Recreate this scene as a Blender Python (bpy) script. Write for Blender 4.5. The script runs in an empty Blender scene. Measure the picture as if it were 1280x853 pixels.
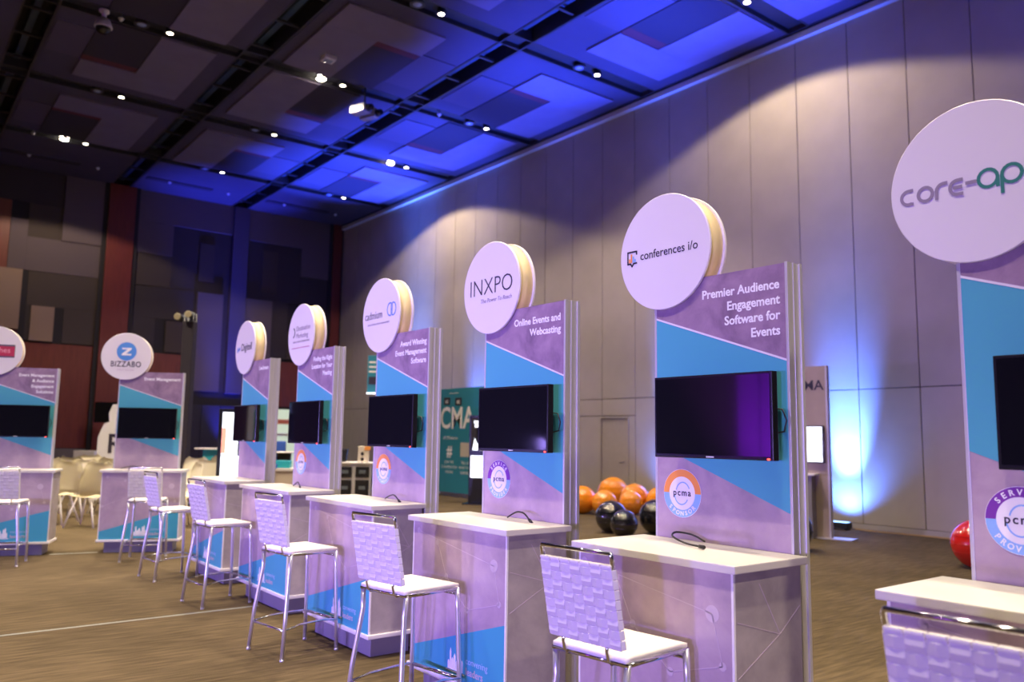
import bpy, bmesh, math, random
from mathutils import Vector, Matrix
random.seed(4)
S = bpy.context.scene
COL = S.collection
PI = math.pi
def R(d): return math.radians(d)

# ------------------------------------------------------------------ camera
EYE = 1.57
cd = bpy.data.cameras.new('camera'); cam = bpy.data.objects.new('camera', cd); COL.objects.link(cam); S.camera = cam
yaw, pit, rol = R(37.98), R(6.75), R(0.85)
fw = Vector((math.sin(yaw), math.cos(yaw), 0)); rt = Vector((math.cos(yaw), -math.sin(yaw), 0)); up = Vector((0, 0, 1))
fw, up = fw*math.cos(pit)+up*math.sin(pit), up*math.cos(pit)-fw*math.sin(pit)
rt, up = rt*math.cos(rol)+up*math.sin(rol), up*math.cos(rol)-rt*math.sin(rol)
M = Matrix((rt, up, -fw)).transposed().to_4x4(); M.translation = Vector((0, 0, EYE)); cam.matrix_world = M
cd.sensor_width = 36; cd.lens = 1019.5/1280*36; cd.clip_end = 100
cd.dof.use_dof = True; cd.dof.focus_distance = 4.2; cd.dof.aperture_fstop = 2.0

# ------------------------------------------------------------------ world, exposure
S.view_settings.view_transform = 'Standard'; S.view_settings.look = 'None'
S.view_settings.gamma = 1.0; S.view_settings.exposure = 0.5; S.view_settings.use_curve_mapping = False
w = bpy.data.worlds.new('world'); S.world = w; w.use_nodes = True
w.node_tree.nodes['Background'].inputs[0].default_value = (0.10, 0.08, 0.16, 1)
w.node_tree.nodes['Background'].inputs[1].default_value = 0.08

# room dimensions
W = 14.5; D = 29.8; HC = 9.97; XL = -9.0; YR = -6.0
SLOTS = [26.0, 21.67, 17.42, 13.08, 8.95, 4.7, 0.45, -3.8]
BANDS = [-2.1, 1.97, 6.1, 10.2]

# ------------------------------------------------------------------ lamps
def spot(name, loc, aim, power, color, angle, blend=0.15, radius=0.08):
    l = bpy.data.lights.new(name, 'SPOT'); l.energy = power; l.color = color; l.spot_size = R(angle); l.spot_blend = blend
    l.shadow_soft_size = radius
    o = bpy.data.objects.new(name, l); COL.objects.link(o); o.location = loc
    o.rotation_euler = (Vector(aim)-Vector(loc)).to_track_quat('-Z', 'Y').to_euler(); return o
def area(name, loc, aim, power, color, sx, sy):
    l = bpy.data.lights.new(name, 'AREA'); l.shape = 'RECTANGLE'; l.size = sx; l.size_y = sy; l.energy = power; l.color = color; l.spread = R(95)
    o = bpy.data.objects.new(name, l); COL.objects.link(o); o.location = loc
    o.rotation_euler = (Vector(aim)-Vector(loc)).to_track_quat('-Z', 'Y').to_euler(); return o
WARM = (1.0, 0.80, 0.56)
# wide house downlights (one under every strongly lit fixture)
for x, y, p in [(12.23, 8.98, 430), (12.07, 21.67, 540), (7.74, 17.42, 900), (3.84, 26.0, 450)]:
    spot('house_light', (x, y, 9.86), (x, y, 0), p, WARM, 138, 0.12, 0.10)
# the rows of downlights over the booths and in front of them
for x, y, p in [(3.7, 4.7, 1200), (3.7, 8.95, 1400), (3.7, 13.08, 1400), (-0.4, 4.7, 1150), (-0.4, 8.95, 1200), (3.7, 0.45, 1200), (3.7, -3.8, 1700), (-0.4, 0.45, 950), (-0.4, 13.08, 1000),
                (7.7, 8.95, 1100), (7.7, 4.7, 1000), (3.7, 17.42, 2900), (-0.4, 17.42, 1700), (3.7, 21.67, 500), (8.0, 13.08, 1300), (11.9, 13.08, 420)]:
    spot('downlight_beam', (x, y, 9.86), (x, y, 0), p, (1.0, 0.84, 0.62), 92, 0.6, 0.15)
# violet and blue wash lights that stand along the far left side of the hall and wash towards the booths
for y, z, ty, p in [(-2.0, 1.3, 2.2, 1500), (1.2, 1.2, 4.6, 1750), (3.6, 1.4, 6.2, 1500), (13.4, 1.3, 8.6, 1250), (15.8, 1.4, 10.6, 1250)]:
    spot('violet_wash', (-7.0, y, z), (3.0, ty, 1.2), p*0.92, (0.37, 0.26, 1.0), 46, 0.9, 0.18)
spot('violet_wash', (-7.0, 5.4, 1.4), (2.2, 11.8, 1.1), 1100, (0.30, 0.25, 1.0), 34, 0.9, 0.04)
spot('added_drape_light', (-5.6, 9.9, 0.2), (-8.9, 10.0, 3.0), 4000, (0.45, 0.10, 1.0), 80, 0.8, 0.1)  # lamp added to brighten the unseen drape that a television mirrors
# blue wall washers on the floor by the right wall
for y, p, za in [(8.25, 260, 1.7), (12.35, 260, 1.7), (20.0, 260, 1.9), (23.7, 420, 2.6)]:
    spot('washer_and_fill_beam', (W-0.50, y, 0.20), (W-0.02, y, 1.05), p*1.3, (0.07, 0.20, 1.0), 120, 1.0, 0.05)
    spot('washer_and_fill_beam', (W-0.58, y-0.12, 0.20), (W-0.02, y-0.06, za+0.1), p*10.5, (0.07, 0.19, 1.0), 38, 1.0, 0.05)
    spot('washer_and_fill_beam', (W-0.58, y+0.12, 0.20), (W-0.02, y+0.06, za+0.1), p*10.5, (0.07, 0.19, 1.0), 38, 1.0, 0.05)
    spot('washer_and_fill_beam', (W-0.80, y, 0.20), (W-2.9, y, 9.9), p*62.0, (0.035, 0.08, 1.0), 40, 0.9, 0.10)
for y, p in [(16.1, 9500), (4.4, 13000)]:  # extra beams without fixtures, added to carry the blue along the ceiling
    spot('washer_and_fill_beam', (W-0.80, y, 0.20), (W-2.9, y, 9.9), p, (0.035, 0.08, 1.0), 40, 0.9, 0.10)
spot('washer_and_fill_beam', (W-0.7, 23.7, 0.20), (W-0.02, 23.7, 4.6), 4500, (0.10, 0.28, 1.0), 22, 1.0, 0.10)
spot('washer_and_fill_beam', (10.1, D-0.5, 0.5), (9.95, D-0.1, 4.0), 1300, (0.05, 0.06, 1.0), 50, 1.0, 0.1)
spot('washer_and_fill_beam', (10.1, D-0.7, 0.5), (9.4, D-1.6, 9.0), 7000, (0.04, 0.06, 1.0), 40, 1.0, 0.1)

# ------------------------------------------------------------------ materials
MATS = {}
def mat(name, color, rough=0.5, metal=0.0, noise=0.0, nscale=8.0, bump=0.0, emit=None, estr=1.0, coat=0.0, spec=None, bscale=None, stretch=(1, 1, 1)):
    if name in MATS: return MATS[name]
    m = bpy.data.materials.new(name); m.use_nodes = True; nt = m.node_tree; b = nt.nodes['Principled BSDF']
    b.inputs['Base Color'].default_value = (*color, 1); b.inputs['Roughness'].default_value = rough; b.inputs['Metallic'].default_value = metal
    if coat: b.inputs['Coat Weight'].default_value = coat
    if spec is not None: b.inputs['Specular IOR Level'].default_value = spec
    if emit: b.inputs['Emission Color'].default_value = (*emit, 1); b.inputs['Emission Strength'].default_value = estr
    if noise or bump:
        tc = nt.nodes.new('ShaderNodeTexCoord'); mp = nt.nodes.new('ShaderNodeMapping'); mp.inputs['Scale'].default_value = stretch
        nt.links.new(tc.outputs['Object'], mp.inputs[0])
        n = nt.nodes.new('ShaderNodeTexNoise'); n.inputs['Scale'].default_value = nscale; n.inputs['Detail'].default_value = 5
        nt.links.new(mp.outputs[0], n.inputs['Vector'])
        if noise:
            r = nt.nodes.new('ShaderNodeValToRGB'); r.color_ramp.elements[0].position = 0.3; r.color_ramp.elements[1].position = 0.7
            r.color_ramp.elements[0].color = (*[c*(1-noise) for c in color], 1)
            r.color_ramp.elements[1].color = (*[min(1, c*(1+noise)) for c in color], 1)
            nt.links.new(n.outputs[0], r.inputs[0]); nt.links.new(r.outputs[0], b.inputs['Base Color'])
        if bump:
            n2 = n
            if bscale:
                n2 = nt.nodes.new('ShaderNodeTexNoise'); n2.inputs['Scale'].default_value = bscale; nt.links.new(mp.outputs[0], n2.inputs['Vector'])
            bp = nt.nodes.new('ShaderNodeBump'); bp.inputs['Strength'].default_value = bump; bp.inputs['Distance'].default_value = 0.01
            nt.links.new(n2.outputs[0], bp.inputs['Height']); nt.links.new(bp.outputs[0], b.inputs['Normal'])
    MATS[name] = m; return m

wallm = mat('fabric wall panel', (0.42, 0.37, 0.32), 0.9, noise=0.05, nscale=1.5, bump=0.15, bscale=60)
wallbase = mat('dark joint', (0.05, 0.045, 0.05), 0.9)
doorm = mat('painted door', (0.40, 0.35, 0.31), 0.6, noise=0.03)
chrome = mat('polished chrome', (0.80, 0.80, 0.84), 0.10, 1.0)
steelsatin = mat('satin aluminium', (0.62, 0.60, 0.62), 0.42, 0.35)
leg_chrome = mat('satin chrome', (0.82, 0.82, 0.86), 0.30, 0.75)
white_leather = mat('white leather strap', (0.86, 0.83, 0.80), 0.45, bump=0.1, nscale=40)
seat_leather = mat('cream white leather', (0.90, 0.86, 0.78), 0.45, bump=0.08, nscale=50)
worktop_m = mat('white laminate worktop', (0.66, 0.63, 0.585), 0.35, noise=0.02, nscale=4)
rim_m = mat('white edge trim', (0.85, 0.82, 0.82), 0.4)
plinth_m = mat('grey plinth laminate', (0.27, 0.25, 0.29), 0.5)
disc_m = mat('white sign acrylic', (0.80, 0.76, 0.80), 0.35)
band_m = mat('cream fabric band', (0.86, 0.70, 0.42), 0.6, noise=0.04)
blue_m = mat('printed sky blue vinyl', (0.075, 0.40, 0.52), 0.5)
teal_m = mat('printed teal blue vinyl', (0.05, 0.36, 0.50), 0.5)
line_m = mat('printed pale line', (0.80, 0.76, 0.82), 0.5)
ink_white = mat('white print', (0.92, 0.90, 0.93), 0.5)
ink_pale = mat('pale print', (0.40, 0.55, 0.80), 0.5)
ink_dark = mat('dark print', (0.035, 0.03, 0.05), 0.5)
ink_grey = mat('grey print', (0.30, 0.25, 0.33), 0.5)
ink_green = mat('green print', (0.03, 0.22, 0.17), 0.5)
ink_purple = mat('purple print', (0.20, 0.035, 0.38), 0.5)
ink_orange = mat('orange print', (0.95, 0.36, 0.08), 0.5)
ink_lblue = mat('light blue print', (0.28, 0.52, 0.92), 0.5)
ink_blue = mat('blue print', (0.07, 0.25, 0.70), 0.5)
ink_red = mat('crimson print', (0.50, 0.03, 0.08), 0.5)
ink_wash = mat('washed network print', (0.56, 0.46, 0.54), 0.5)
black_plastic = mat('black gloss plastic', (0.012, 0.012, 0.015), 0.25)
screen_m = mat('television glass', (0.006, 0.006, 0.010), 0.06, coat=0.5)
led_red = mat('red standby light', (0.6, 0.02, 0.02), 0.4, emit=(1, 0.05, 0.03), estr=4)
logo_bar = mat('pale maker badge', (0.6, 0.6, 0.65), 0.3)
cable_m = mat('black rubber cable', (0.015, 0.013, 0.013), 0.4)
balls_black = mat('gloss black vinyl ball', (0.008, 0.008, 0.012), 0.10, coat=0.6)
balls_orange = mat('gloss orange vinyl ball', (0.95, 0.33, 0.015), 0.16, coat=0.5)
balls_red = mat('gloss red vinyl ball', (0.55, 0.015, 0.01), 0.14, coat=0.5)
balls_navy = mat('gloss navy vinyl ball', (0.01, 0.03, 0.09), 0.14, coat=0.5)
glow_warm = mat('warm lit lens', (1, 0.9, 0.7), 0.4, emit=(1.0, 0.86, 0.62), estr=14)
glow_hot = mat('bright lit lens', (1, 0.9, 0.7), 0.4, emit=(1.0, 0.88, 0.66), estr=45)
glow_white = mat('lit display white', (0.9, 0.9, 0.95), 0.3, emit=(0.85, 0.92, 1.0), estr=1.6)
glow_coral = mat('lit display coral', (0.9, 0.3, 0.2), 0.3, emit=(1.0, 0.25, 0.16), estr=1.1)
lens_blue = mat('unlit glass lens', (0.30, 0.38, 0.62), 0.2, coat=0.5)
black_void = mat('black channel', (0.012, 0.011, 0.016), 0.8)
black_steel = mat('black painted steel', (0.025, 0.025, 0.032), 0.5)
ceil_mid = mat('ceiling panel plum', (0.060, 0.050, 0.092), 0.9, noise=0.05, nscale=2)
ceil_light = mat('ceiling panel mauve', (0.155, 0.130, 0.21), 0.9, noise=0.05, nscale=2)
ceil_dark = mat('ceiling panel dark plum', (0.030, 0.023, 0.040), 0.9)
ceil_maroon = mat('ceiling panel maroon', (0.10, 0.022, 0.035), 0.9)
bw_mauve = mat('wall panel mauve brown', (0.115, 0.085, 0.10), 0.9)
bw_dark = mat('wall panel charcoal', (0.045, 0.034, 0.040), 0.9)
bw_black = mat('wall panel black', (0.022, 0.018, 0.024), 0.9)
bw_brown = mat('wall panel dark brown', (0.062, 0.045, 0.042), 0.9)
bw_tan = mat('wall panel tan', (0.28, 0.19, 0.15), 0.9)
cherry = mat('cherry wood wall', (0.15, 0.024, 0.016), 0.45, noise=0.15, nscale=3, stretch=(6, 1, 0.6))
wains = mat('grey wainscot', (0.14, 0.115, 0.12), 0.7)
navy_part = mat('dark folding partition', (0.022, 0.017, 0.035), 0.7)
chair_white = mat('cream moulded chair shell', (0.92, 0.87, 0.70), 0.5)
teal_board = mat('deep teal board print', (0.028, 0.25, 0.37), 0.5, noise=0.04, nscale=2)
beige_board = mat('beige board', (0.42, 0.33, 0.28), 0.6, noise=0.08, nscale=3)
chair_blue = mat('blue chair fabric', (0.03, 0.10, 0.42), 0.6)
tape_m = mat('pale floor tape', (0.20, 0.205, 0.18), 0.6)

def marble(name, base, dark, light, scale=1.6):
    m = bpy.data.materials.new(name); m.use_nodes = True; nt = m.node_tree; b = nt.nodes['Principled BSDF']; b.inputs['Roughness'].default_value = 0.45
    tc = nt.nodes.new('ShaderNodeTexCoord'); n = nt.nodes.new('ShaderNodeTexNoise'); n.inputs['Scale'].default_value = scale*2.2
    n.inputs['Detail'].default_value = 8; n.inputs['Roughness'].default_value = 0.62; n.inputs['Distortion'].default_value = 0.35
    nt.links.new(tc.outputs['Object'], n.inputs['Vector']); r = nt.nodes.new('ShaderNodeValToRGB'); e = r.color_ramp.elements
    e[0].position = 0.28; e[0].color = (*dark, 1); e[1].position = 0.72; e[1].color = (*light, 1); k = e.new(0.5); k.color = (*base, 1)
    nt.links.new(n.outputs[0], r.inputs[0]); nt.links.new(r.outputs[0], b.inputs['Base Color']); MATS[name] = m; return m
lilac = marble('printed lilac plaster', (0.44, 0.33, 0.41), (0.33, 0.25, 0.33), (0.53, 0.42, 0.48))
sideplaster = marble('printed grey plaster', (0.40, 0.35, 0.36), (0.29, 0.25, 0.27), (0.50, 0.44, 0.44))
violet_pl = marble('printed violet plaster', (0.31, 0.205, 0.31), (0.20, 0.13, 0.21), (0.42, 0.29, 0.40), 3.0)

def carpet():
    m = bpy.data.materials.new('brown carpet'); m.use_nodes = True; nt = m.node_tree; b = nt.nodes['Principled BSDF']; b.inputs['Roughness'].default_value = 0.95
    b.inputs['Specular IOR Level'].default_value = 0.1
    tc = nt.nodes.new('ShaderNodeTexCoord'); mp = nt.nodes.new('ShaderNodeMapping'); mp.inputs['Rotation'].default_value = (0, 0, R(30)); mp.inputs['Scale'].default_value = (3.0, 26, 1)
    nt.links.new(tc.outputs['Object'], mp.inputs[0])
    n = nt.nodes.new('ShaderNodeTexNoise'); n.inputs['Scale'].default_value = 1.0; n.inputs['Detail'].default_value = 6; nt.links.new(mp.outputs[0], n.inputs['Vector'])
    n2 = nt.nodes.new('ShaderNodeTexNoise'); n2.inputs['Scale'].default_value = 0.9; n2.inputs['Detail'].default_value = 3; nt.links.new(tc.outputs['Object'], n2.inputs['Vector'])
    mx = nt.nodes.new('ShaderNodeMix'); mx.data_type = 'FLOAT'; mx.inputs[0].default_value = 0.35
    nt.links.new(n.outputs[0], mx.inputs[2]); nt.links.new(n2.outputs[0], mx.inputs[3])
    r = nt.nodes.new('ShaderNodeValToRGB'); e = r.color_ramp.elements
    e[0].position = 0.32; e[0].color = (0.060, 0.043, 0.023, 1); e[1].position = 0.64; e[1].color = (0.135, 0.098, 0.055, 1); k = e.new(0.5); k.color = (0.092, 0.067, 0.037, 1)
    nt.links.new(mx.outputs[0], r.inputs[0]); nt.links.new(r.outputs[0], b.inputs['Base Color'])
    n3 = nt.nodes.new('ShaderNodeTexNoise'); n3.inputs['Scale'].default_value = 160; nt.links.new(tc.outputs['Object'], n3.inputs['Vector'])
    bp = nt.nodes.new('ShaderNodeBump'); bp.inputs['Strength'].default_value = 0.4; bp.inputs['Distance'].default_value = 0.01
    nt.links.new(n3.outputs[0], bp.inputs['Height']); nt.links.new(bp.outputs[0], b.inputs['Normal']); return m
carpet_m = carpet()

# ------------------------------------------------------------------ mesh helpers
def bx(bm, x0, x1, y0, y1, z0, z1, bev=0.0):
    r = bmesh.ops.create_cube(bm, size=1.0); vs = r['verts']
    for v in vs: v.co = Vector(((x0+x1)/2+v.co.x*(x1-x0), (y0+y1)/2+v.co.y*(y1-y0), (z0+z1)/2+v.co.z*(z1-z0)))
    if bev:
        es = list({e for v in vs for e in v.link_edges}); bmesh.ops.bevel(bm, geom=es, offset=bev, segments=2, affect='EDGES', profile=0.6)
    return bm
def prism(bm, pts, y0, y1):
    """polygon given in the x-z plane, extruded from y0 to y1"""
    a = [bm.verts.new((p[0], y0, p[1])) for p in pts]; b = [bm.verts.new((p[0], y1, p[1])) for p in pts]; n = len(pts)
    bm.faces.new(a); bm.faces.new(b[::-1])
    for i in range(n): bm.faces.new((a[i], b[i], b[(i+1) % n], a[(i+1) % n]))
    return bm
def tube(bm, pts, r, n=8, cap=True):
    pts = [Vector(p) for p in pts]; rings = []; prev = None
    for i, p in enumerate(pts):
        t = ((pts[min(i+1, len(pts)-1)]-p).normalized() + (p-pts[max(i-1, 0)]).normalized()).normalized()
        if prev is None:
            u = t.orthogonal().normalized()
        else: u = (prev - t*prev.dot(t)).normalized()
        prev = u; v = t.cross(u); rr = r[i] if isinstance(r, (list, tuple)) else r
        rings.append([bm.verts.new(p+(u*math.cos(2*PI*k/n)+v*math.sin(2*PI*k/n))*rr) for k in range(n)])
    for i in range(len(rings)-1):
        for k in range(n):
            f = bm.faces.new((rings[i][k], rings[i][(k+1) % n], rings[i+1][(k+1) % n], rings[i+1][k])); f.smooth = True
    if cap: bm.faces.new(rings[0][::-1]); bm.faces.new(rings[-1])
    return bm
def lathe(bm, prof, n=32, axis='Z', c=(0, 0, 0), smooth=True):
    rings = []
    for r, h in prof:
        ring = []
        for k in range(n):
            a = 2*PI*k/n; q = (r*math.cos(a), r*math.sin(a), h) if axis == 'Z' else (r*math.cos(a), h, r*math.sin(a))
            ring.append(bm.verts.new(Vector(q)+Vector(c)))
        rings.append(ring)
    for i in range(len(rings)-1):
        for k in range(n):
            f = bm.faces.new((rings[i][k], rings[i][(k+1) % n], rings[i+1][(k+1) % n], rings[i+1][k])); f.smooth = smooth
    bm.faces.new(rings[0][::-1]); bm.faces.new(rings[-1]); return bm
def ball(bm, c, r, n=3):
    q = bmesh.ops.create_icosphere(bm, subdivisions=n, radius=r, matrix=Matrix.Translation(c))
    for v in q['verts']:
        for f in v.link_faces: f.smooth = True
    return bm
def arc_ring(bm, c, r0, r1, a0, a1, y0, y1, n=24, sx=1.0):
    """flat arc in the x-z plane between radii r0, r1"""
    P = []
    for i in range(n+1):
        a = R(a0+(a1-a0)*i/n); P.append([bm.verts.new((c[0]+sx*rr*math.cos(a), y, c[1]+rr*math.sin(a))) for rr, y in ((r0, y0), (r1, y0), (r1, y1), (r0, y1))])
    for i in range(n):
        for k in range(4): bm.faces.new((P[i][k], P[i][(k+1) % 4], P[i+1][(k+1) % 4], P[i+1][k]))
    bm.faces.new(P[0]); bm.faces.new(P[-1][::-1]); return bm
def mesh(name, bm, m):
    bmesh.ops.recalc_face_normals(bm, faces=bm.faces); me = bpy.data.meshes.new(name); bm.to_mesh(me); bm.free()
    if m: me.materials.append(m)
    return me
def obj(name, bm, m, parent=None, loc=None, rot=None):
    me = bm if isinstance(bm, bpy.types.Mesh) else mesh(name, bm, m)
    o = bpy.data.objects.new(name, me); COL.objects.link(o)
    if parent: o.parent = parent
    if loc: o.location = loc
    if rot: o.rotation_euler = rot
    return o
def B(): return bmesh.new()
def tag(o, label, cat, group=None):
    o['label'] = label; o['category'] = cat
    if group: o['group'] = group
    return o
def thing(name, label, cat, loc=(0, 0, 0), rz=0.0, group=None):
    o = bpy.data.objects.new(name, None); COL.objects.link(o); o.location = loc; o.rotation_euler = (0, 0, rz); o.empty_display_size = 0.1
    return tag(o, label, cat, group)
def struct(name, bm, m, parent=None):
    o = obj(name, bm, m, parent)
    if not parent: o['kind'] = 'structure'
    return o
KIDS = {}
def dup(o, parent=None):
    c = o.copy(); COL.objects.link(c); c.parent = parent
    for ch in [q for q in ALL() if q.parent == o]: dup(ch, c)
    return c
def ALL(): return list(COL.objects)
def text_mesh(s, size, align='CENTER', bold=0.0, depth=0.0008, shear=0.0, space=1.0):
    cu = bpy.data.curves.new('txt', 'FONT'); cu.body = s; cu.size = size; cu.align_x = align; cu.offset = bold; cu.extrude = depth*0.5; cu.shear = shear
    cu.space_character = space; cu.resolution_u = 3
    o = bpy.data.objects.new('txt', cu); COL.objects.link(o); dg = bpy.context.evaluated_depsgraph_get(); dg.update()
    me = bpy.data.meshes.new_from_object(o.evaluated_get(dg)); COL.objects.unlink(o); bpy.data.objects.remove(o)
    me.transform(Matrix.Rotation(PI/2, 4, 'X')); return me     # now stands in x-z, facing -y
def label_text(parent, name, s, size, m, x, y, z, align='CENTER', bold=0.0, shear=0.0, space=1.0, sx=1.0):
    me = text_mesh(s, size, align, bold, 0.0008, shear, space); me.name = name; me.materials.clear(); me.materials.append(m)
    o = obj(name, me, None, parent, (x, y, z)); o.scale = (sx, 1, 1); return o
def arc_text(parent, name, s, size, m, c, y, r, a_mid, step, flip=False):
    bm = B()
    n = len(s)
    for i, ch in enumerate(s):
        if ch == ' ': continue
        me = text_mesh(ch, size, 'CENTER', size*0.03)
        a = a_mid - (i-(n-1)/2)*step if not flip else a_mid + (i-(n-1)/2)*step
        rot = R(a-90) if not flip else R(a+90)
        rr = r if not flip else r+size*0.7
        T = Matrix.Translation((c[0]+rr*math.cos(R(a)), y, c[1]+rr*math.sin(R(a)))) @ Matrix.Rotation(-rot, 4, 'Y')
        me.transform(T); bm.from_mesh(me); bpy.data.meshes.remove(me)
    return obj(name, bm, m, parent)

def at_px(px, depth):   # floor point at a bearing and a distance from the middle of the hall
    xc = (px-640)/1019.5*depth; return (depth*0.6154+xc*0.7882, depth*0.7882-xc*0.6154)

# ------------------------------------------------------------------ room shell
struct('floor', bx(B(), XL, W+0.3, YR, D+0.3, -0.1, 0.0), carpet_m)
wr = struct('wall_right', bx(B(), W+0.03, W+0.25, YR, D, 0, HC+0.5), wallbase)
jy = 8.0 - 1.135*12
pm = {}
def wall_panel(y0, y1, z0, z1):
    k = (round(y1-y0, 3), round(z1-z0, 3))
    if k not in pm: pm[k] = mesh('wall_panel', bx(B(), -0.03, 0.031, 0.008, y1-y0-0.008, 0.008, z1-z0-0.008, 0.004), wallm)
    obj('wall_panel', pm[k], None, wr, (W, y0, z0))
DOOR = (13.94, 14.84, 2.08)
k = 0
while jy < D-0.02:
    y1 = min(jy+1.135, D)
    wall_panel(jy, y1, 2.56, 9.80)
    if not (y1 > DOOR[0] and jy < DOOR[1]): wall_panel(jy, y1, 0.09, 2.56)
    else:
        wall_panel(jy, y1, DOOR[2]+0.06, 2.56)
        if jy < DOOR[0]-0.06: wall_panel(jy, DOOR[0]-0.05, 0.09, DOOR[2]+0.06)
        if y1 > DOOR[1]+0.06: wall_panel(DOOR[1]+0.05, y1, 0.09, DOOR[2]+0.06)
    jy = y1
dr = struct('door_1', bx(B(), W-0.005, W+0.03, DOOR[0]+0.01, DOOR[1]-0.01, 0.02, DOOR[2]-0.01, 0.003), doorm)
b = B(); bx(b, W-0.04, W+0.031, DOOR[0]-0.05, DOOR[0], 0, DOOR[2]+0.05); bx(b, W-0.04, W+0.031, DOOR[1], DOOR[1]+0.05, 0, DOOR[2]+0.05); bx(b, W-0.04, W+0.031, DOOR[0], DOOR[1], DOOR[2], DOOR[2]+0.05)
obj('door_frame', b, doorm, dr)
b = B(); tube(b, [(W-0.005, 14.05, 1.0), (W-0.07, 14.05, 1.0), (W-0.07, 14.17, 1.0)], 0.012); lathe(b, [(0.03, 0), (0.03, 0.01)], 16, 'Z', (W-0.012, 14.05, 1.03)); obj('door_handle', b, chrome, dr)
b = B(); bx(b, W-0.05, W-0.03, YR, DOOR[0]-0.06, 0, 0.09, 0.004); bx(b, W-0.05, W-0.03, DOOR[1]+0.06, D, 0, 0.09, 0.004)
struct('baseboard_right', b, mat('pale baseboard', (0.40, 0.36, 0.34), 0.6))
trim_m = mat('pale cove trim', (0.62, 0.62, 0.66), 0.5)
b = B(); bx(b, W-0.16, W+0.03, YR, D, 9.80, 9.85); bx(b, W-0.16, W-0.13, YR, D, 9.85, 9.92); struct('trim_1', b, trim_m)

# back wall: a black backing wall with the big layered panels standing off it
wb = struct('wall_back', bx(B(), XL, W+0.25, D+0.05, D+0.25, 0, HC+0.5), bw_black)
def bp(x0, x1, z0, z1, m, t=0.06, nm='wall_panel'): obj(nm, bx(B(), x0, x1, D+0.05-t, D+0.051, z0, z1, 0.006), m, wb)
for cx0, cx1 in ((5.66, 6.72), (1.55, 2.45), (13.92, 14.5)):
    bp(cx0+0.1, cx1-0.12, 0, HC, cherry, 0.20, 'column_facing'); bp(cx0-0.04, cx0+0.10, 0, HC, bw_black, 0.14, 'column_edge'); bp(cx1-0.12, cx1+0.02, 0, HC, bw_black, 0.14, 'column_edge')
bp(10.02, 10.60, 3.0, HC, mat('wall panel indigo', (0.08, 0.065, 0.14), 0.9), 0.18, 'column_facing')
# left bay
bp(2.46, 4.44, 8.87, HC, bw_dark); bp(4.44, 5.62, 7.76, HC, bw_mauve, 0.12); bp(2.46, 2.98, 6.67, 8.87, cherry, 0.05); bp(2.98, 3.47, 6.67, 8.30, bw_mauve, 0.08)
bp(3.47, 4.44, 7.72, 8.87, bw_brown, 0.05); bp(3.47, 5.62, 6.66, 7.76, bw_mauve, 0.08); bp(2.46, 3.42, 4.74, 6.66, bw_tan, 0.14); bp(3.42, 3.60, 3.2, 6.66, bw_black, 0.05)
bp(3.60, 5.62, 5.54, 6.66, bw_brown, 0.06); bp(4.68, 5.62, 4.40, 5.54, bw_brown, 0.06); bp(3.74, 4.40, 4.42, 5.54, bw_tan, 0.12); bp(4.40, 4.68, 4.36, 5.54, bw_black, 0.05)  # black strip right of the small tan panel is its painted shadow
bp(3.60, 3.74, 4.42, 5.54, bw_dark, 0.05)
bp(2.46, 3.42, 1.02, 4.74, cherry, 0.05); bp(3.60, 5.62, 1.02, 4.36, cherry, 0.05)
# middle bay
bp(6.74, 10.02, 8.88, HC, bw_mauve, 0.10); bp(6.74, 7.93, 7.76, 8.88, bw_mauve, 0.10); bp(7.93, 10.02, 6.60, 8.88, bw_dark, 0.05); bp(8.87, 9.4, 7.0, 8.4, bw_brown, 0.08)
bp(6.74, 7.93, 6.62, 7.76, bw_brown, 0.07); bp(6.74, 8.87, 5.5, 6.60, bw_dark, 0.06); bp(8.87, 9.80, 3.05, 6.60, bw_mauve, 0.12); bp(9.80, 10.02, 3.05, 6.60, bw_dark, 0.05)
bp(7.85, 8.45, 4.35, 5.45, bw_brown, 0.12); bp(7.50, 7.85, 4.30, 5.5, bw_black, 0.05); bp(6.74, 7.50, 4.4, 5.5, bw_dark, 0.06); bp(6.74, 8.87, 2.60, 4.30, cherry, 0.05); bp(6.74, 7.9, 1.02, 2.60, cherry, 0.05)  # black strip left of the small brown panel paints its shadow
# right bay
bp(10.60, 12.75, 8.80, HC, bw_mauve, 0.10); bp(12.75, 13.90, 7.68, HC, bw_mauve, 0.10); bp(10.60, 12.75, 6.60, 8.80, bw_dark, 0.05); bp(11.2, 11.8, 6.9, 8.5, bw_brown, 0.08)
bp(12.75, 13.90, 5.6, 7.68, bw_dark, 0.06); bp(10.60, 11.65, 3.05, 6.58, bw_mauve, 0.12); bp(11.65, 12.3, 4.4, 6.6, bw_dark, 0.05); bp(12.3, 13.0, 4.40, 5.50, bw_brown, 0.10); bp(11.65, 13.90, 2.60, 4.3, cherry, 0.05)
for i in range(11):
    x0 = XL+1+i*0.0
bp(-8.9, 1.5, 5.0, HC, bw_dark, 0.06); bp(-8.9, 1.5, 1.02, 5.0, cherry, 0.05)
for x0, x1 in ((-8.9, 1.5), (2.46, 3.42), (3.46, 4.55), (4.6, 5.62), (6.74, 7.9)): bp(x0, x1, 0.0, 1.0, wains, 0.08, 'wainscot_panel')
for i in range(4): bp(7.94+i*0.66, 8.58+i*0.66, 0.02, 2.56, navy_part, 0.07, 'partition_leaf')
bp(10.6, 11.9, 0.02, 2.56, navy_part, 0.07, 'partition_leaf'); bp(13.2, 13.88, 0.02, 2.56, navy_part, 0.07, 'partition_leaf')
bp(11.95, 13.15, 0.0, 2.5, mat('pale green lit wall beyond', (0.45, 0.52, 0.42), 0.7, emit=(0.42, 0.50, 0.38), estr=0.75), 0.04, 'doorway_glow')
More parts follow.
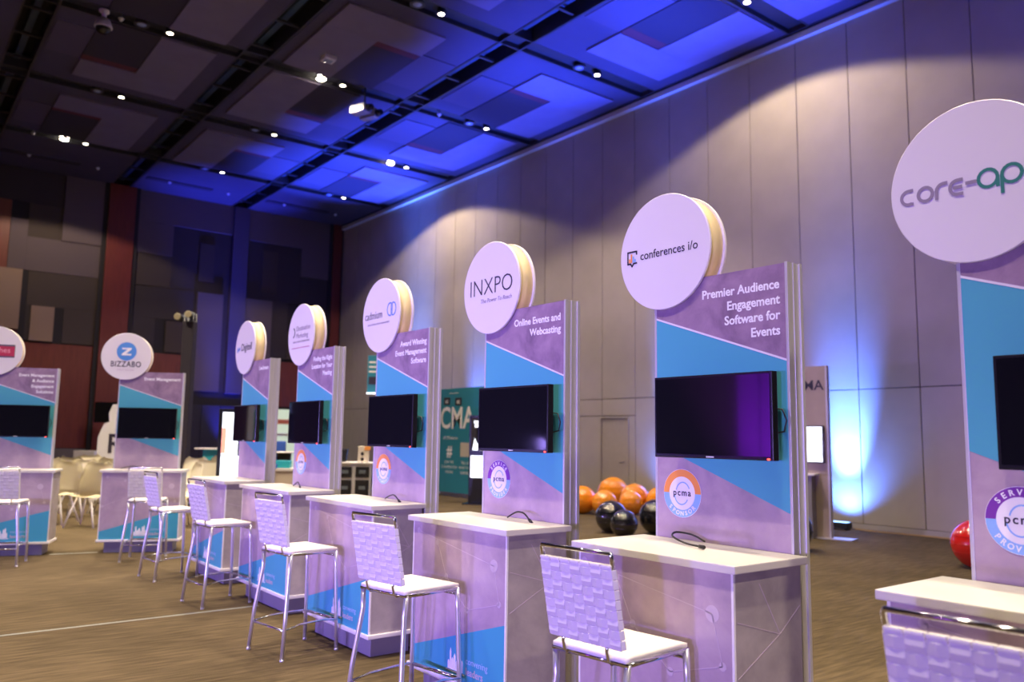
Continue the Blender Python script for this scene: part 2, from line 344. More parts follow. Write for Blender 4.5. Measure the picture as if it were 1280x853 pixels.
bp(11.95, 12.9, 1.95, 2.12, mat('coral shelf front', (0.8, 0.22, 0.12), 0.6), 0.08, 'shelf'); bp(12.0, 13.0, 1.5, 1.6, rim_m, 0.09, 'shelf')
# walls behind and left of the camera
WL = struct('wall_left', bx(B(), XL-0.2, XL, YR, D, 0, HC+0.5), bw_brown)
for k in range(9): obj('added_drape_fold', bx(B(), XL+0.02, XL+0.12+0.05*(k%2), 8.6+k*0.30, 8.89+k*0.30, 0.02, 3.6, 0.04), mat('added purple drape', (0.30, 0.05, 0.45), 0.8), WL)  # unseen drape, added to give one television a purple reflection
struct('wall_rear', bx(B(), XL, W+0.25, YR-0.2, YR, 0, HC+0.5), bw_brown)

# ceiling: black void above, coffer panels below it, dark channels between
ce = struct('ceiling', bx(B(), XL, W+0.25, YR, D+0.25, HC+0.45, HC+0.6), black_void)
cm = {}
def cpanel(x0, x1, y0, y1, z, m, t=0.04, nm='ceiling_panel'):
    obj(nm, bx(B(), x0, x1, y0, y1, z, z+t, 0.004), m, ce)
bays = [(-5.9, -2.4, -1), (-1.8, 1.67, 1), (2.28, 5.80, 1), (6.42, 9.88, -1), (10.52, 14.30, 1)]
for bi, (xa, xb, s) in enumerate(bays):
    for ri in range(len(SLOTS)-1):
        yb_, ya_ = SLOTS[ri]-0.25, SLOTS[ri+1]+0.25
        if bi < 2 and ri > 5: continue
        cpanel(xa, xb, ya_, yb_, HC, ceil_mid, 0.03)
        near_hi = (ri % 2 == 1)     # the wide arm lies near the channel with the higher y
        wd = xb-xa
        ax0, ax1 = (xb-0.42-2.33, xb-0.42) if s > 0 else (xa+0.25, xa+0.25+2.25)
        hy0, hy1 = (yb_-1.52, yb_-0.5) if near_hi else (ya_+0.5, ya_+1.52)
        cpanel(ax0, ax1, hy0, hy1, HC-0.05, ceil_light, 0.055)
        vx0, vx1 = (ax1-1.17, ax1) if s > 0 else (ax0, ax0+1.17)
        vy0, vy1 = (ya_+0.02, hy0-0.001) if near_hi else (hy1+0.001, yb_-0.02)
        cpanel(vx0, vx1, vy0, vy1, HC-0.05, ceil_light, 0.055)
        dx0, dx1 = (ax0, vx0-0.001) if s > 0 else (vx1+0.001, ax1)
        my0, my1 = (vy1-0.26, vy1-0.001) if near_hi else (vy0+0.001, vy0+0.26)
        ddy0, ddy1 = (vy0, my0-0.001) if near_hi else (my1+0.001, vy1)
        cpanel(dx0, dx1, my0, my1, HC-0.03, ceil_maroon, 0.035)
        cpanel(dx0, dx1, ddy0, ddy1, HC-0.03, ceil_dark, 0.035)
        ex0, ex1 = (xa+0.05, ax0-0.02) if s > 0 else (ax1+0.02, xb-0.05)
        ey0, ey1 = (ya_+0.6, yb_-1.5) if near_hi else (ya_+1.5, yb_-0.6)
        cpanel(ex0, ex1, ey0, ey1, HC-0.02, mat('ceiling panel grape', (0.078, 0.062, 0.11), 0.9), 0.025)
    cpanel(xa, xb, SLOTS[0]+0.25, D, HC, ceil_mid, 0.03)
    cpanel(xa+0.12, xb-1.25 if s > 0 else xb-1.2, 28.05, 28.32, HC-0.03, ceil_dark, 0.035)
cpanel(14.31, W+0.02, YR, D, HC-0.01, ceil_dark, 0.3)
# black trays that close the channels, with cross ribs that can be told apart in the wide ones
for y in SLOTS:
    b = B(); bx(b, -6, 14.30, y-0.249, y-0.21, HC-0.004, HC+0.30); bx(b, -6, 14.30, y+0.21, y+0.249, HC-0.004, HC+0.30)
    bx(b, -6, 14.30, y-0.21, y+0.21, HC+0.10, HC+0.12)
    obj('lighting_channel', b, black_steel, ce)
duct = mat('blue grey duct', (0.05, 0.09, 0.16), 0.4, 0.4)
for x in BANDS:
    b = B(); bx(b, x-0.299, x-0.26, YR, D, HC-0.006, HC+0.35); bx(b, x+0.26, x+0.309, YR, D, HC-0.006, HC+0.35); obj('wide_channel', b, black_steel, ce)
    obj('air_duct', bx(B(), x-0.07, x+0.08, YR, D, HC+0.2, HC+0.34, 0.03), duct, ce)
    for i in range(24):
        y = -2+i*1.35
        if y < D-0.3: obj('cross_rib', bx(B(), x-0.26, x+0.26, y, y+0.07, HC+0.06, HC+0.11), black_steel, ce)

# ------------------------------------------------------------------ ceiling fittings
ORD = ['first', 'second', 'third', 'fourth', 'fifth', 'sixth']
BAYN = {3.8: 'left bay', 7.8: 'middle bay', 12.1: 'right bay'}
b = B(); lathe(b, [(0.12, 0), (0.12, 0.03), (0.09, 0.03), (0.085, 0.12)], 20); ring_me = mesh('trim_ring', b, black_steel)
b = B(); lathe(b, [(0.001, -0.004), (0.06, -0.002), (0.085, 0.012), (0.085, 0.04)], 20); lens_s = mesh('lens', b, glow_warm)
b = B(); lathe(b, [(0.001, -0.03), (0.06, -0.02), (0.115, 0.012), (0.115, 0.04)], 20); lens_l = mesh('lens', b, lens_blue)
lens_h = lens_l.copy(); lens_h.transform(Matrix.Scale(1.15, 4)); lens_h.materials.clear(); lens_h.materials.append(glow_hot)
b = B(); lathe(b, [(0.155, 0), (0.155, 0.03), (0.12, 0.03), (0.115, 0.12)], 20); ring_l = mesh('trim_ring', b, black_steel)
hot = {(4, 12.1), (1, 12.1), (2, 7.8), (0, 3.8)}
for ri in range(5):
    for bx_ in (3.8, 7.8, 12.1):
        if ri == 4 and bx_ != 12.1: continue
        if ri == 3 and bx_ == 3.8: continue
        y = SLOTS[ri]; h = (ri, bx_) in hot
        xl = bx_-0.06
        t = thing('recessed_downlight', '%s ceiling lamp, %s dark channel from back wall, %s' % ('brightly glowing large' if h else 'unlit bluish large', ORD[ri], BAYN[bx_]), 'ceiling light', (xl, y, HC-0.02), 0, 'pairs of recessed lamps in the ceiling channels')
        obj('trim_ring', ring_l, None, t); obj('lens', lens_h if h else lens_l, None, t)
        t = thing('recessed_downlight', 'small lit round ceiling lamp, %s dark channel from back wall, %s' % (ORD[ri], BAYN[bx_]), 'ceiling light', (xl+0.56, y, HC-0.02), 0, 'pairs of recessed lamps in the ceiling channels')
        obj('trim_ring', ring_me, None, t); obj('lens', lens_s, None, t)
b = B(); lathe(b, [(0.001, -0.05), (0.035, -0.035), (0.045, 0.0), (0.06, 0.012), (0.06, 0.02), (0.02, 0.025), (0.02, 0.13)], 12); det = mesh('housing', b, mat('white plastic fitting', (0.6, 0.58, 0.72), 0.4))
for i, (x, y, n) in enumerate([(3.35, 17.44, 'beside the dome camera in the third channel'), (11.07, 17.42, 'just right of the channel crossing with the hung projector'), (2.96, 26.02, 'at the left end of the first channel by the back wall')]):
    tag(obj('smoke_detector', det, None, None, (x-0.0, y, HC-0.02)), 'small white ceiling detector '+n, 'detector')
for i, x in enumerate((3.14, 5.06, 7.26, 9.24, 11.29, 13.33)):
    tag(obj('sprinkler_head', det, None, None, (x, 28.15, HC-0.045)), 'tiny white sprinkler head beside the back wall, %s from the left' % ORD[i], 'sprinkler', 'sprinkler heads along the back wall')
# dome camera
t = thing('dome_camera', 'white bell-shaped dome camera hanging at the upper left of the ceiling', 'camera', (3.0, 17.25, HC-0.02))
b = B(); lathe(b, [(0.03, 0.0), (0.10, -0.01), (0.10, -0.05), (0.05, -0.08), (0.045, -0.16)], 16); obj('mount', b, disc_m, t)
b = B(); lathe(b, [(0.045, -0.16), (0.12, -0.22), (0.17, -0.36), (0.16, -0.38)], 16); obj('housing', b, mat('white plastic fitting', (0.6, 0.58, 0.72)), t)
b = B(); lathe(b, [(0.145, -0.38), (0.13, -0.44), (0.07, -0.49), (0.001, -0.50)], 16); obj('dome', b, black_plastic, t)
# square speaker above the bright lamp
t = thing('ceiling_speaker', 'small square white ceiling speaker just above the brightest pendant lamp', 'speaker', (7.35, 16.2, HC-0.06))
obj('housing', bx(B(), -0.14, 0.14, -0.14, 0.14, -0.08, 0.06, 0.03), mat('white plastic fitting', (0.6, 0.58, 0.72)), t)
obj('grille', bx(B(), -0.09, 0.09, -0.09, 0.09, -0.095, -0.078, 0.01), lens_blue, t)
# hung twin stage projector
t = thing('hanging_projector', 'white twin-barrel projector hanging at the central channel crossing', 'projector', (8.9, 17.42, HC-0.1), R(20))
b = B(); tube(b, [(0, 0, 0.35), (0, 0, -0.28)], 0.022); tube(b, [(-0.2, 0, -0.28), (0.2, 0, -0.28)], 0.02); obj('hanging_pole', b, black_steel, t)
wp = mat('white projector casing', (0.30, 0.29, 0.36), 0.35)
obj('casing', bx(B(), -0.26, 0.02, -0.22, 0.26, -0.50, -0.30, 0.03), wp, t); obj('casing', bx(B(), 0.06, 0.28, -0.26, 0.22, -0.55, -0.32, 0.03), wp, t)
b = B(); lathe(b, [(0.07, -0.36), (0.09, -0.22)], 16, 'Y', (-0.12, 0, -0.40)); lathe(b, [(0.07, -0.40), (0.09, -0.26)], 16, 'Y', (0.17, 0, -0.44)); obj('lens_barrel', b, black_plastic, t)

# ------------------------------------------------------------------ booths
def seal(parent, x, z, y, kind):
    bm = B(); prism(bm, [(x+0.122*math.cos(2*PI*i/40), z+0.122*math.sin(2*PI*i/40)) for i in range(40)], y-0.001, y); s = obj('round_seal', bm, ink_white, parent)
    s['label'] = 'round seal, %s upper half over light blue, letters pcma' % ('orange' if kind == 'SPONSOR' else 'purple')
    obj('upper_ring', arc_ring(B(), (x, z), 0.084, 0.120, 0, 180, y-0.0022, y-0.0012, 28), ink_orange if kind == 'SPONSOR' else ink_purple, s)
    obj('lower_ring', arc_ring(B(), (x, z), 0.084, 0.120, 180, 360, y-0.0022, y-0.0012, 28), ink_lblue, s)
    b = B(); arc_ring(b, (x+0.006, z+0.002), 0.050, 0.056, 25, 165, y-0.0022, y-0.0012, 20, 0.85); arc_ring(b, (x-0.004, z-0.004), 0.050, 0.056, 185, 330, y-0.0022, y-0.0012, 20, 0.85); obj('swoosh', b, ink_lblue, s)
    label_text(s, 'lettering', 'pcma', 0.046, ink_dark, x, y-0.0024, z-0.012, bold=0.0008, space=1.25)
    if kind == 'SPONSOR': arc_text(s, 'lettering', 'SPONSOR', 0.030, ink_white, (x, z), y-0.0030, 0.090, 270, 15.5, True)
    else:
        arc_text(s, 'lettering', 'SERVICE', 0.030, ink_white, (x, z), y-0.0030, 0.091, 90, 16)
        arc_text(s, 'lettering', 'PROVIDER', 0.030, ink_white, (x, z), y-0.0030, 0.090, 270, 15, True)

def counter(label, loc, rz, wd, dp, sc=1.0):
    """local x to the visitor's right, y away from the visitor"""
    t = thing('demo_counter', label, 'counter', loc, rz, 'booth counters'); h = wd/2
    obj('worktop', bx(B(), -h, h, 0, dp, 1.036, 1.07, 0.005), worktop_m, t)
    g = 0.028
    fp = obj('front_panel', bx(B(), -h+g+0.012, h-g-0.012, g, g+0.02, 0.172, 1.036), lilac, t)
    b = B(); prism(b, [(-h+g+0.012, 0.172), (h-g-0.012, 0.172), (h-g-0.012, 0.56), (-h+g+0.012, 0.275)], g-0.0015, g); obj('blue_wedge', b, teal_m, fp)
    # network of fine lines and soft dots printed over the plaster
    b = B(); nodes = [(-0.42, 0.98), (-0.2, 0.93), (0.36*wd, 0.86), (-0.1, 0.74), (0.12, 0.58), (-0.46, 0.60), (0.41*wd, 0.66)]
    for a, c in ((0, 2), (1, 3), (3, 4), (4, 6), (2, 6), (5, 3)):
        p, q = Vector((nodes[a][0], 0, nodes[a][1])), Vector((nodes[c][0], 0, nodes[c][1])); d = (q-p).normalized(); n_ = Vector((-d.z, 0, d.x))*0.0016
        prism(b, [((p+n_).x, (p+n_).z), ((q+n_).x, (q+n_).z), ((q-n_).x, (q-n_).z), ((p-n_).x, (p-n_).z)], g-0.001, g)
    for k, (x, z) in enumerate(nodes):
        r = 0.035 if k == 2 else 0.018
        prism(b, [(x+r*math.cos(2*PI*i/20), z+r*math.sin(2*PI*i/20)) for i in range(20)], g-0.001, g)
    obj('network_print', b, ink_wash, fp)
    # skyline emblem and two lines of words
    b = B(); x = -0.06
    for dx, wv, hv in ((0, .018, .05), (.02, .016, .12), (.038, .02, .07), (.06, .02, .095), (.083, .014, .06), (.10, .016, .115), (.118, .018, .13), (.138, .014, .07)):
        prism(b, [(x+dx, 0.225), (x+dx+wv, 0.225), (x+dx+wv, 0.225+hv*0.8), (x+dx+wv/2, 0.225+hv), (x+dx, 0.225+hv*0.8)], g-0.003, g-0.0016)
    prism(b, [(x-0.02, 0.214), (x+0.17, 0.214), (x+0.17, 0.221), (x-0.02, 0.221)], g-0.003, g-0.0016); obj('skyline_emblem', b, ink_white, fp)
    label_text(fp, 'lettering', 'convening', 0.052, ink_pale, x+0.18, g-0.0022, 0.285, 'LEFT'); label_text(fp, 'lettering', 'leaders', 0.058, ink_wash, x+0.18, g-0.0022, 0.225, 'LEFT', 0.0008)
    for s in (-1, 1):
        x0, x1 = (h-g-0.02, h-g) if s > 0 else (-h+g, -h+g+0.02)
        sp = obj('side_panel', bx(B(), x0, x1, g+0.013, dp-0.02, 0.172, 1.036), sideplaster, t)
        obj('corner_trim', bx(B(), (x0 if s < 0 else x1-0.012), (x0+0.012 if s < 0 else x1), g-0.001, g+0.0125, 0.172, 1.036, 0.002), rim_m, t)
        if s > 0:
            b = B()
            for (ya, za, yb, zb) in ((0.05, 0.84, 0.34, 0.76), (0.34, 0.76, dp-0.03, 0.86), (0.34, 0.76, 0.2, 0.98), (0.05, 0.62, 0.34, 0.76)):
                p, q = Vector((0, ya, za)), Vector((0, yb, zb)); d = (q-p).normalized(); n_ = Vector((0, -d.z, d.y))*0.0016
                vs = [b.verts.new((x1+e, v.y, v.z)) for e in (0, 0.001) for v in (p+n_, q+n_, q-n_, p-n_)]
                b.faces.new(vs[:4]); b.faces.new(vs[4:][::-1])
                for i in range(4): b.faces.new((vs[i], vs[(i+1) % 4], vs[4+(i+1) % 4], vs[4+i]))
            obj('network_print', b, ink_wash, sp)
    obj('back_panel', bx(B(), -h+g+0.02, h-g-0.02, dp-0.035, dp-0.018, 0.172, 1.036), lilac, t)
    obj('base_trim', bx(B(), -h+0.012, h-0.012, 0.012, dp-0.012, 0.142, 0.172, 0.006), rim_m, t)
    obj('plinth', bx(B(), -h+0.10, h-0.10, 0.085, dp-0.06, 0.0, 0.142, 0.003), plinth_m, t)
    return t

TW = 0.79
def tower(label, loc, rz, lines, logo, kind=None, sc=1.0, seal_on=True, tsize=0.062, r=0.315, dx=0.065, dz=2.575, tw=TW):
    """local origin: floor, centre of the tower's front face"""
    t = thing('display_tower', label, 'display stand', loc, rz, 'booth display towers'); h = tw/2; th = 0.115
    pn = obj('panel', bx(B(), -h, h, 0, th-0.02, 0, 2.40), lilac, t)
    a, c = 2.215, 1.945; e, f = 1.545, 1.245
    b = B(); prism(b, [(-h, a), (h, c), (h, 2.40), (-h, 2.40)], -0.0015, 0); obj('violet_header', b, violet_pl, pn)
    b = B(); prism(b, [(-h, e), (h, f), (h, c-0.004), (-h, a-0.004)], -0.0015, 0); obj('blue_field', b, blue_m, pn)
    b = B(); prism(b, [(-h, a-0.006), (h, c-0.006), (h, c+0.004), (-h, a+0.004)], -0.003, -0.0016); obj('diagonal_line', b, line_m, pn)
    if lines:
        for i, s in enumerate(lines): label_text(pn, 'lettering', s, tsize, ink_white, h-0.03, -0.0022, 2.285-i*0.073, 'RIGHT', 0.0016)
    # ribbed aluminium side posts
    for s in (-1, 1):
        b = B(); x0 = h if s > 0 else -h-0.014
        bx(b, x0, x0+0.014, -0.004, 0.022, 0, 2.405, 0.002); bx(b, x0, x0+0.010, 0.022, 0.046, 0, 2.403); bx(b, x0, x0+0.014, 0.046, 0.056, 0, 2.405, 0.002)
        bx(b, x0, x0+0.010, 0.056, 0.092, 0, 2.403); bx(b, x0, x0+0.018, 0.092, th, 0, 2.405, 0.003); obj('side_post', b, steelsatin, t)
    obj('back_panel', bx(B(), -h, h, th-0.0199, th, 0, 2.40), sideplaster, t)
    obj('foot_plate', bx(B(), -h+0.05, h-0.05, th+0.001, th+0.14, 0, 0.012, 0.003), steelsatin, t)
    # round drum sign on the upper left corner
    cx = -h+dx
    sg = bpy.data.objects.new('round_sign', None); COL.objects.link(sg); sg.parent = t; sg.location = (cx, -0.022, dz); sg.empty_display_size = 0.05
    b = B(); lathe(b, [(r-0.003, 0), (r, 0.003), (r, 0.013), (r-0.003, 0.016)], 64, 'Y', smooth=False); obj('front_disc', b, disc_m, sg)
    b = B(); lathe(b, [(r-0.014, 0.017), (r-0.014, 0.120)], 64, 'Y'); obj('cream_band', b, band_m, sg)
    b = B(); lathe(b, [(r-0.002, 0.121), (r, 0.124), (r, 0.134), (r-0.003, 0.137)], 64, 'Y', smooth=False); obj('back_disc', b, disc_m, sg)
    logo(sg)
    if kind: seal(t, -h+0.165, 1.30, -0.002, kind)
    return t
def tv(label, loc, rz, wd=0.70, ht=0.40):
    t = thing('television', label, 'television', loc, rz, 'booth televisions'); h = wd/2
    b = B(); bx(b, -h, h, -0.03, 0.012, -ht/2, ht/2, 0.004); obj('bezel', b, black_plastic, t)
    obj('screen', bx(B(), -h+0.012, h-0.012, -0.0325, -0.0295, -ht/2+0.018, ht/2-0.012), screen_m, t)
    obj('rear_housing', bx(B(), -h+0.08, h-0.08, 0.012, 0.045, -ht/2+0.05, ht/2-0.08, 0.01), black_plastic, t)
    obj('maker_badge', bx(B(), -0.022, 0.022, -0.0335, -0.030, -ht/2+0.006, -ht/2+0.012), logo_bar, t)
    obj('standby_light', bx(B(), h-0.03, h-0.018, -0.0345, -0.03, -ht/2+0.003, -ht/2+0.011), led_red, t)
    b = B(); bx(b, -0.15, 0.15, 0.045, 0.058, -0.1, 0.1); bx(b, -0.02, 0.02, 0.058, 0.085, -0.08, 0.08); obj('wall_bracket', b, black_steel, t)
    b = B(); tube(b, [(h-0.1, 0.04, 0.04), (h+0.0, 0.045, 0.03), (h+0.018, 0.05, -0.02), (h+0.0, 0.055, -0.07), (h-0.1, 0.05, -0.09)], 0.004, 6); obj('power_cable', b, cable_m, t)
    return t

LY = -0.0012
def logo_core(s):
    # rounded geometric letters drawn as strokes
    def stroke(name, m, segs):
        b = B()
        for q_, sg_ in enumerate(segs):
            L0 = LY-0.0003*q_
            if sg_[0] == 'a': _, cx, cz, rr, a0, a1 = sg_; arc_ring(b, (cx, cz), rr-0.0065, rr+0.0065, a0, a1, L0-0.001, L0, 16)
            else:
                _, x0, z0, x1, z1 = sg_; p, q = Vector((x0, 0, z0)), Vector((x1, 0, z1)); d = (q-p).normalized(); n_ = Vector((-d.z, 0, d.x))*0.0065
                prism(b, [((p+n_).x, (p+n_).z), ((q+n_).x, (q+n_).z), ((q-n_).x, (q-n_).z), ((p-n_).x, (p-n_).z)], L0-0.001, L0)
        obj(name, b, m, s)
    r_ = 0.028
    def xx(v): return -0.272+v
    stroke('lettering', ink_grey, [('a', xx(.03), -.012, r_, 60, 300), ('l', xx(.03), .016, xx(.05), .016), ('l', xx(.03), -.040, xx(.05), -.040),
        ('a', xx(.098), -.012, r_, 0, 360), ('l', xx(.142), -.045, xx(.142), -.012), ('a', xx(.170), -.012, r_, 90, 180), ('l', xx(.170), .016, xx(.185), .016),
        ('a', xx(.222), -.012, r_, 80, 280), ('l', xx(.222), .016, xx(.243), .016), ('l', xx(.222), -.040, xx(.243), -.040), ('l', xx(.205), -.012, xx(.240), -.012), ('l', xx(.252), -.004, xx(.292), -.004)])
    g = [('a', xx(.332), -.002, .034, 0, 360), ('l', xx(.366), -.002, xx(.366), -.042)]
    for k in (0.415, 0.497): g += [('a', xx(k), -.002, .034, 0, 360), ('l', xx(k-.034), -.002, xx(k-.034), -.072)]
    stroke('lettering', ink_green, g)
def logo_conf(s):
    label_text(s, 'lettering', 'conferences i/o', 0.066, ink_dark, -0.165, LY, -0.022, 'LEFT', 0.0004, sx=0.98)
    b = B(); x, z = -0.225, -0.002
    for p, q in (((-.032, .036), (.03, .036)), ((-.032, .036), (-.032, -.03)), ((-.032, -.03), (-.012, -.03)), ((-.012, -.03), (0, -.046)), ((0, -.046), (.012, -.03)), ((.012, -.03), (.034, -.03)), ((.034, .02), (.034, .036))):
        P, Q = Vector((x+p[0], 0, z+p[1])), Vector((x+q[0], 0, z+q[1])); d = (Q-P).normalized(); n_ = Vector((-d.z, 0, d.x))*0.0045; P -= d*0.003; Q += d*0.003
        prism(b, [((P+n_).x, (P+n_).z), ((Q+n_).x, (Q+n_).z), ((Q-n_).x, (Q-n_).z), ((P-n_).x, (P-n_).z)], LY-0.001, LY)
    obj('speech_bubble_mark', b, ink_dark, s)
    for k, (dx, hh, m) in enumerate(((-.018, .022, ink_orange), (-.004, .048, ink_orange), (.010, .034, ink_lblue), (.023, .018, ink_lblue))):
        b = B(); prism(b, [(x+dx-.005, z-.024), (x+dx+.005, z-.024), (x+dx+.005, z-.024+hh), (x+dx-.005, z-.024+hh)], LY-0.002, LY-0.0011); obj('chart_bar', b, m, s)
def logo_inxpo(s):
    label_text(s, 'lettering', 'INXPO', 0.165, ink_dark, 0.0, LY, -0.042, bold=-0.0022, sx=0.98); label_text(s, 'lettering', 'The Power To Reach', 0.040, ink_grey, 0.06, LY, -0.098, shear=0.2)
def logo_cadmium(s):
    label_text(s, 'lettering', 'cadmium', 0.098, ink_dark, -0.275, LY, -0.022, 'LEFT', -0.0004, sx=0.86); label_text(s, 'lettering', 'EDUCATION & EVENT MANAGEMENT', 0.022, ink_grey, -0.03, LY, -0.075)
    b = B(); arc_ring(b, (0.158, 0.035), 0.048, 0.058, 70, 290, LY-0.001, LY, 20, 0.85); arc_ring(b, (0.208, 0.035), 0.048, 0.058, -110, 110, LY-0.001, LY, 20, 0.85); bx(b, 0.172, 0.180, LY-0.001, LY, -0.015, 0.085); bx(b, 0.188, 0.196, LY-0.001, LY, -0.015, 0.085); obj('linked_rings_mark', b, ink_blue, s)
def logo_dest(s):
    label_text(s, 'lettering', 'Destination', 0.072, ink_grey, -0.115, LY, 0.045, 'LEFT'); label_text(s, 'lettering', 'Marketing', 0.072, ink_grey, -0.115, LY, -0.03, 'LEFT')
    label_text(s, 'lettering', 'ASSOCIATION INTERNATIONAL', 0.028, ink_grey, 0.02, LY, -0.078)
    b = B(); bx(b, -0.21, 0.22, LY-0.001, LY, -0.135, -0.128); obj('underline', b, mat('rose print', (0.55, 0.22, 0.32), 0.5), s)
    b = B(); arc_ring(b, (-0.20, 0.03), 0.045, 0.058, -70, 70, LY-0.001, LY, 14, 1.0); obj('crescent_mark', b, ink_dark, s)
def logo_digi(s):
    label_text(s, 'lettering', 'Digitell', 0.12, ink_dark, 0.05, LY, -0.035, bold=0.001)
    b = B()
    for k in range(4): bx(b, -0.25+k*0.025, -0.236+k*0.025, LY-0.001, LY, -0.05+0.008*k, 0.0+0.015*(k % 2)); 
    obj('wave_mark', b, ink_blue, s)
def logo_bizz(s):
    b = B(); lathe(b, [(0.128, LY-0.001), (0.128, LY)], 40, 'Y', (0, 0, 0.068), False); obj('blue_roundel', b, ink_blue if False else mat('sky blue print', (0.09, 0.30, 0.75), 0.5), s)
    b = B(); P = [(-.06, .118), (.062, .118), (.062, .10), (-.005, .035), (.062, .035), (.062, .012), (-.062, .012), (-.062, .03), (.008, .095), (-.06, .095)]; prism(b, P, LY-0.003, LY-0.0012); obj('z_mark', b, ink_white, s)
    label_text(s, 'lettering', 'BIZZABO', 0.108, ink_dark, 0.0, LY, -0.145, bold=0.0015, sx=0.82, space=1.1)
    label_text(s, 'lettering', 'EVENT SUCCESS', 0.03, ink_wash, 0.0, LY, -0.2)
def logo_red(s):
    b = B(); bx(b, -0.22, 0.235, LY-0.001, LY, -0.085, 0.085); obj('dark_plate', b, mat('slate print', (0.10, 0.09, 0.13), 0.5), s)
    b = B(); bx(b, -0.22, 0.230, LY-0.002, LY-0.001, -0.067, 0.062); obj('crimson_plate', b, ink_red, s)
    label_text(s, 'lettering', 'etouches', 0.10, mat('pink print', (0.85, 0.40, 0.48), 0.5), 0.0, LY-0.003, -0.022)

RZ = -PI/2
# key: front x, worktop y0 (near), y1 (far), worktop depth, tower near edge y, tower far edge y, ...
ROW = [
 ('core-app', 2.77, 0.36, 1.50, 0.50, 0.59, logo_core, ['Event Apps'], 'SERVICE', 'counter nearest the camera at the right edge, under the core-app sign', 'tower with the core-app round sign, cut by the right edge of the photo'),
 ('conferences', 2.77, 2.08, 3.05, 0.52, 2.165, logo_conf, ['Premier Audience', 'Engagement', 'Software for', 'Events'], 'SPONSOR', 'white-topped lilac counter in front of the conferences i/o tower', 'tower with the conferences i/o sign and orange-topped seal'),
 ('inxpo', 2.76, 3.56, 4.59, 0.48, 3.65, logo_inxpo, ['Online Events and', 'Webcasting'], 'SERVICE', 'white-topped lilac counter in front of the INXPO tower', 'tower with the INXPO sign and a purple-topped seal'),
 ('cadmium', 2.86, 5.26, 6.38, 0.46, 5.30, logo_cadmium, ['Award Winning', 'Event Management', 'Software'], 'SPONSOR', 'white-topped lilac counter in front of the cadmium tower', 'tower with the cadmium sign and the words Award Winning'),
 ('destination', 2.94, 6.92, 8.14, 0.44, 7.06, logo_dest, ['Finding the Right', 'Location for Your', 'Meeting'], 'SPONSOR', 'lilac counter between the cadmium counter and the Digitell counter', 'tower between the cadmium and Digitell towers, rose line on its round sign'),
 ('digitell', 2.97, 8.66, 9.76, 0.44, 8.71, logo_digi, ['LiveStream'], None, 'lilac counter of the farthest booth in the receding row, in front of the Digitell tower', 'narrow-looking farthest tower of the receding row, Digitell sign'),
]
TVL = ['black television cut by the right edge of the photo, on the core-app tower', 'black television with a purple reflection on the conferences i/o tower', 'black television on the INXPO tower, blue glare low on its screen',
       'black television on the cadmium tower', 'black television on the tower between the cadmium and Digitell towers', 'black television with a blue reflection on the Digitell tower']
for i, (nm, xf, y0, y1, dp, ty, lg, ln, kd, cl, tl) in enumerate(ROW):
    counter(cl, (xf, (y0+y1)/2, 0), RZ, y1-y0, dp)
    tw = 0.80 if i >= 3 else TW
    tc = ty+tw/2
    tower(tl, (xf+dp+0.008, tc, 0), RZ, ln, lg, kd, tw=tw)
    tv(TVL[i], (xf+dp+0.004-0.088, tc-(0.045 if i else 0.10), 1.685), RZ, 0.70, 0.405)

# the two booths at the far left that face the camera
def booth_left(cx, cy, rz, lab_c, lab_t, lab_v, lines, logo, s, cw=1.16, cs=0.0):
    def P(x, y): return (cx+x*math.cos(rz)-y*math.sin(rz), cy+x*math.sin(rz)+y*math.cos(rz), 0)
    counter(lab_c, P(cs, 0), rz, cw, 0.48)
    tower(lab_t, P(0.0+s, 0.484), rz, lines, logo, None, tsize=0.055 if len(lines) > 3 else 0.062, r=0.325, dx=0.06, dz=2.61, tw=0.81)
    p = P(0.0+s, 0.484-0.088); tv(lab_v, (p[0], p[1], 1.69), rz, 0.75, 0.42)
    return P
PB = booth_left(2.83, 11.61, R(-25), 'lilac counter in front of the BIZZABO tower, stool at its right half', 'tower with the white BIZZABO round sign and blue Z roundel', 'black television with a small blue glint on the BIZZABO tower', ['Event Management'], logo_bizz, 0.01, 1.04, 0.055)
PA = booth_left(1.43, 12.08, R(-20), 'lilac counter at the left edge of the photo with a white stool in front', 'tower at the left edge of the photo with a crimson plate on its round sign', 'black television cut by the left edge of the photo', ['Event Management', '& Audience', 'Engagement', 'Solutions'], logo_red, -0.05, 1.16, -0.06)

# ------------------------------------------------------------------ cables on the worktops
def smooth(P, n=5):
    P = [Vector(p) for p in P]; Q = [P[0]]+P+[P[-1]]; out = []
    for i in range(1, len(Q)-2):
        for k in range(n):
            t = k/n; a, b, c, d = Q[i-1:i+3]; out.append(0.5*((2*b)+(c-a)*t+(2*a-5*b+4*c-d)*t*t+(3*b-a-3*c+d)*t**3))
    return out+[P[-1]]
def cable(label, loc, pts):
    t = thing('loose_cable', label, 'cable', loc, 0, 'cables lying on the worktops')
    pts = smooth(pts); b = B(); tube(b, pts, 0.005, 8); obj('lead', b, cable_m, t)
    p, q = Vector(pts[-1]), Vector(pts[-2]); d = (p-q).normalized(); b = B(); tube(b, [p, p+d*0.04], 0.009, 8); obj('plug', b, cable_m, t)
cable('black cable looped on the worktop of the conferences i/o counter', (3.12, 2.62, 1.07), [(0.14, 0.0, 0.008), (0.13, 0.07, 0.035), (0.08, 0.13, 0.045), (0.03, 0.11, 0.03), (-0.01, 0.0, 0.012), (-0.05, -0.12, 0.012)])
cable('black cable arched on the worktop of the INXPO counter', (3.12, 3.94, 1.07), [(0.05, 0.14, 0.006), (0.05, 0.08, 0.035), (0.04, 0.02, 0.05), (0.03, -0.05, 0.045), (0.02, -0.11, 0.015)])
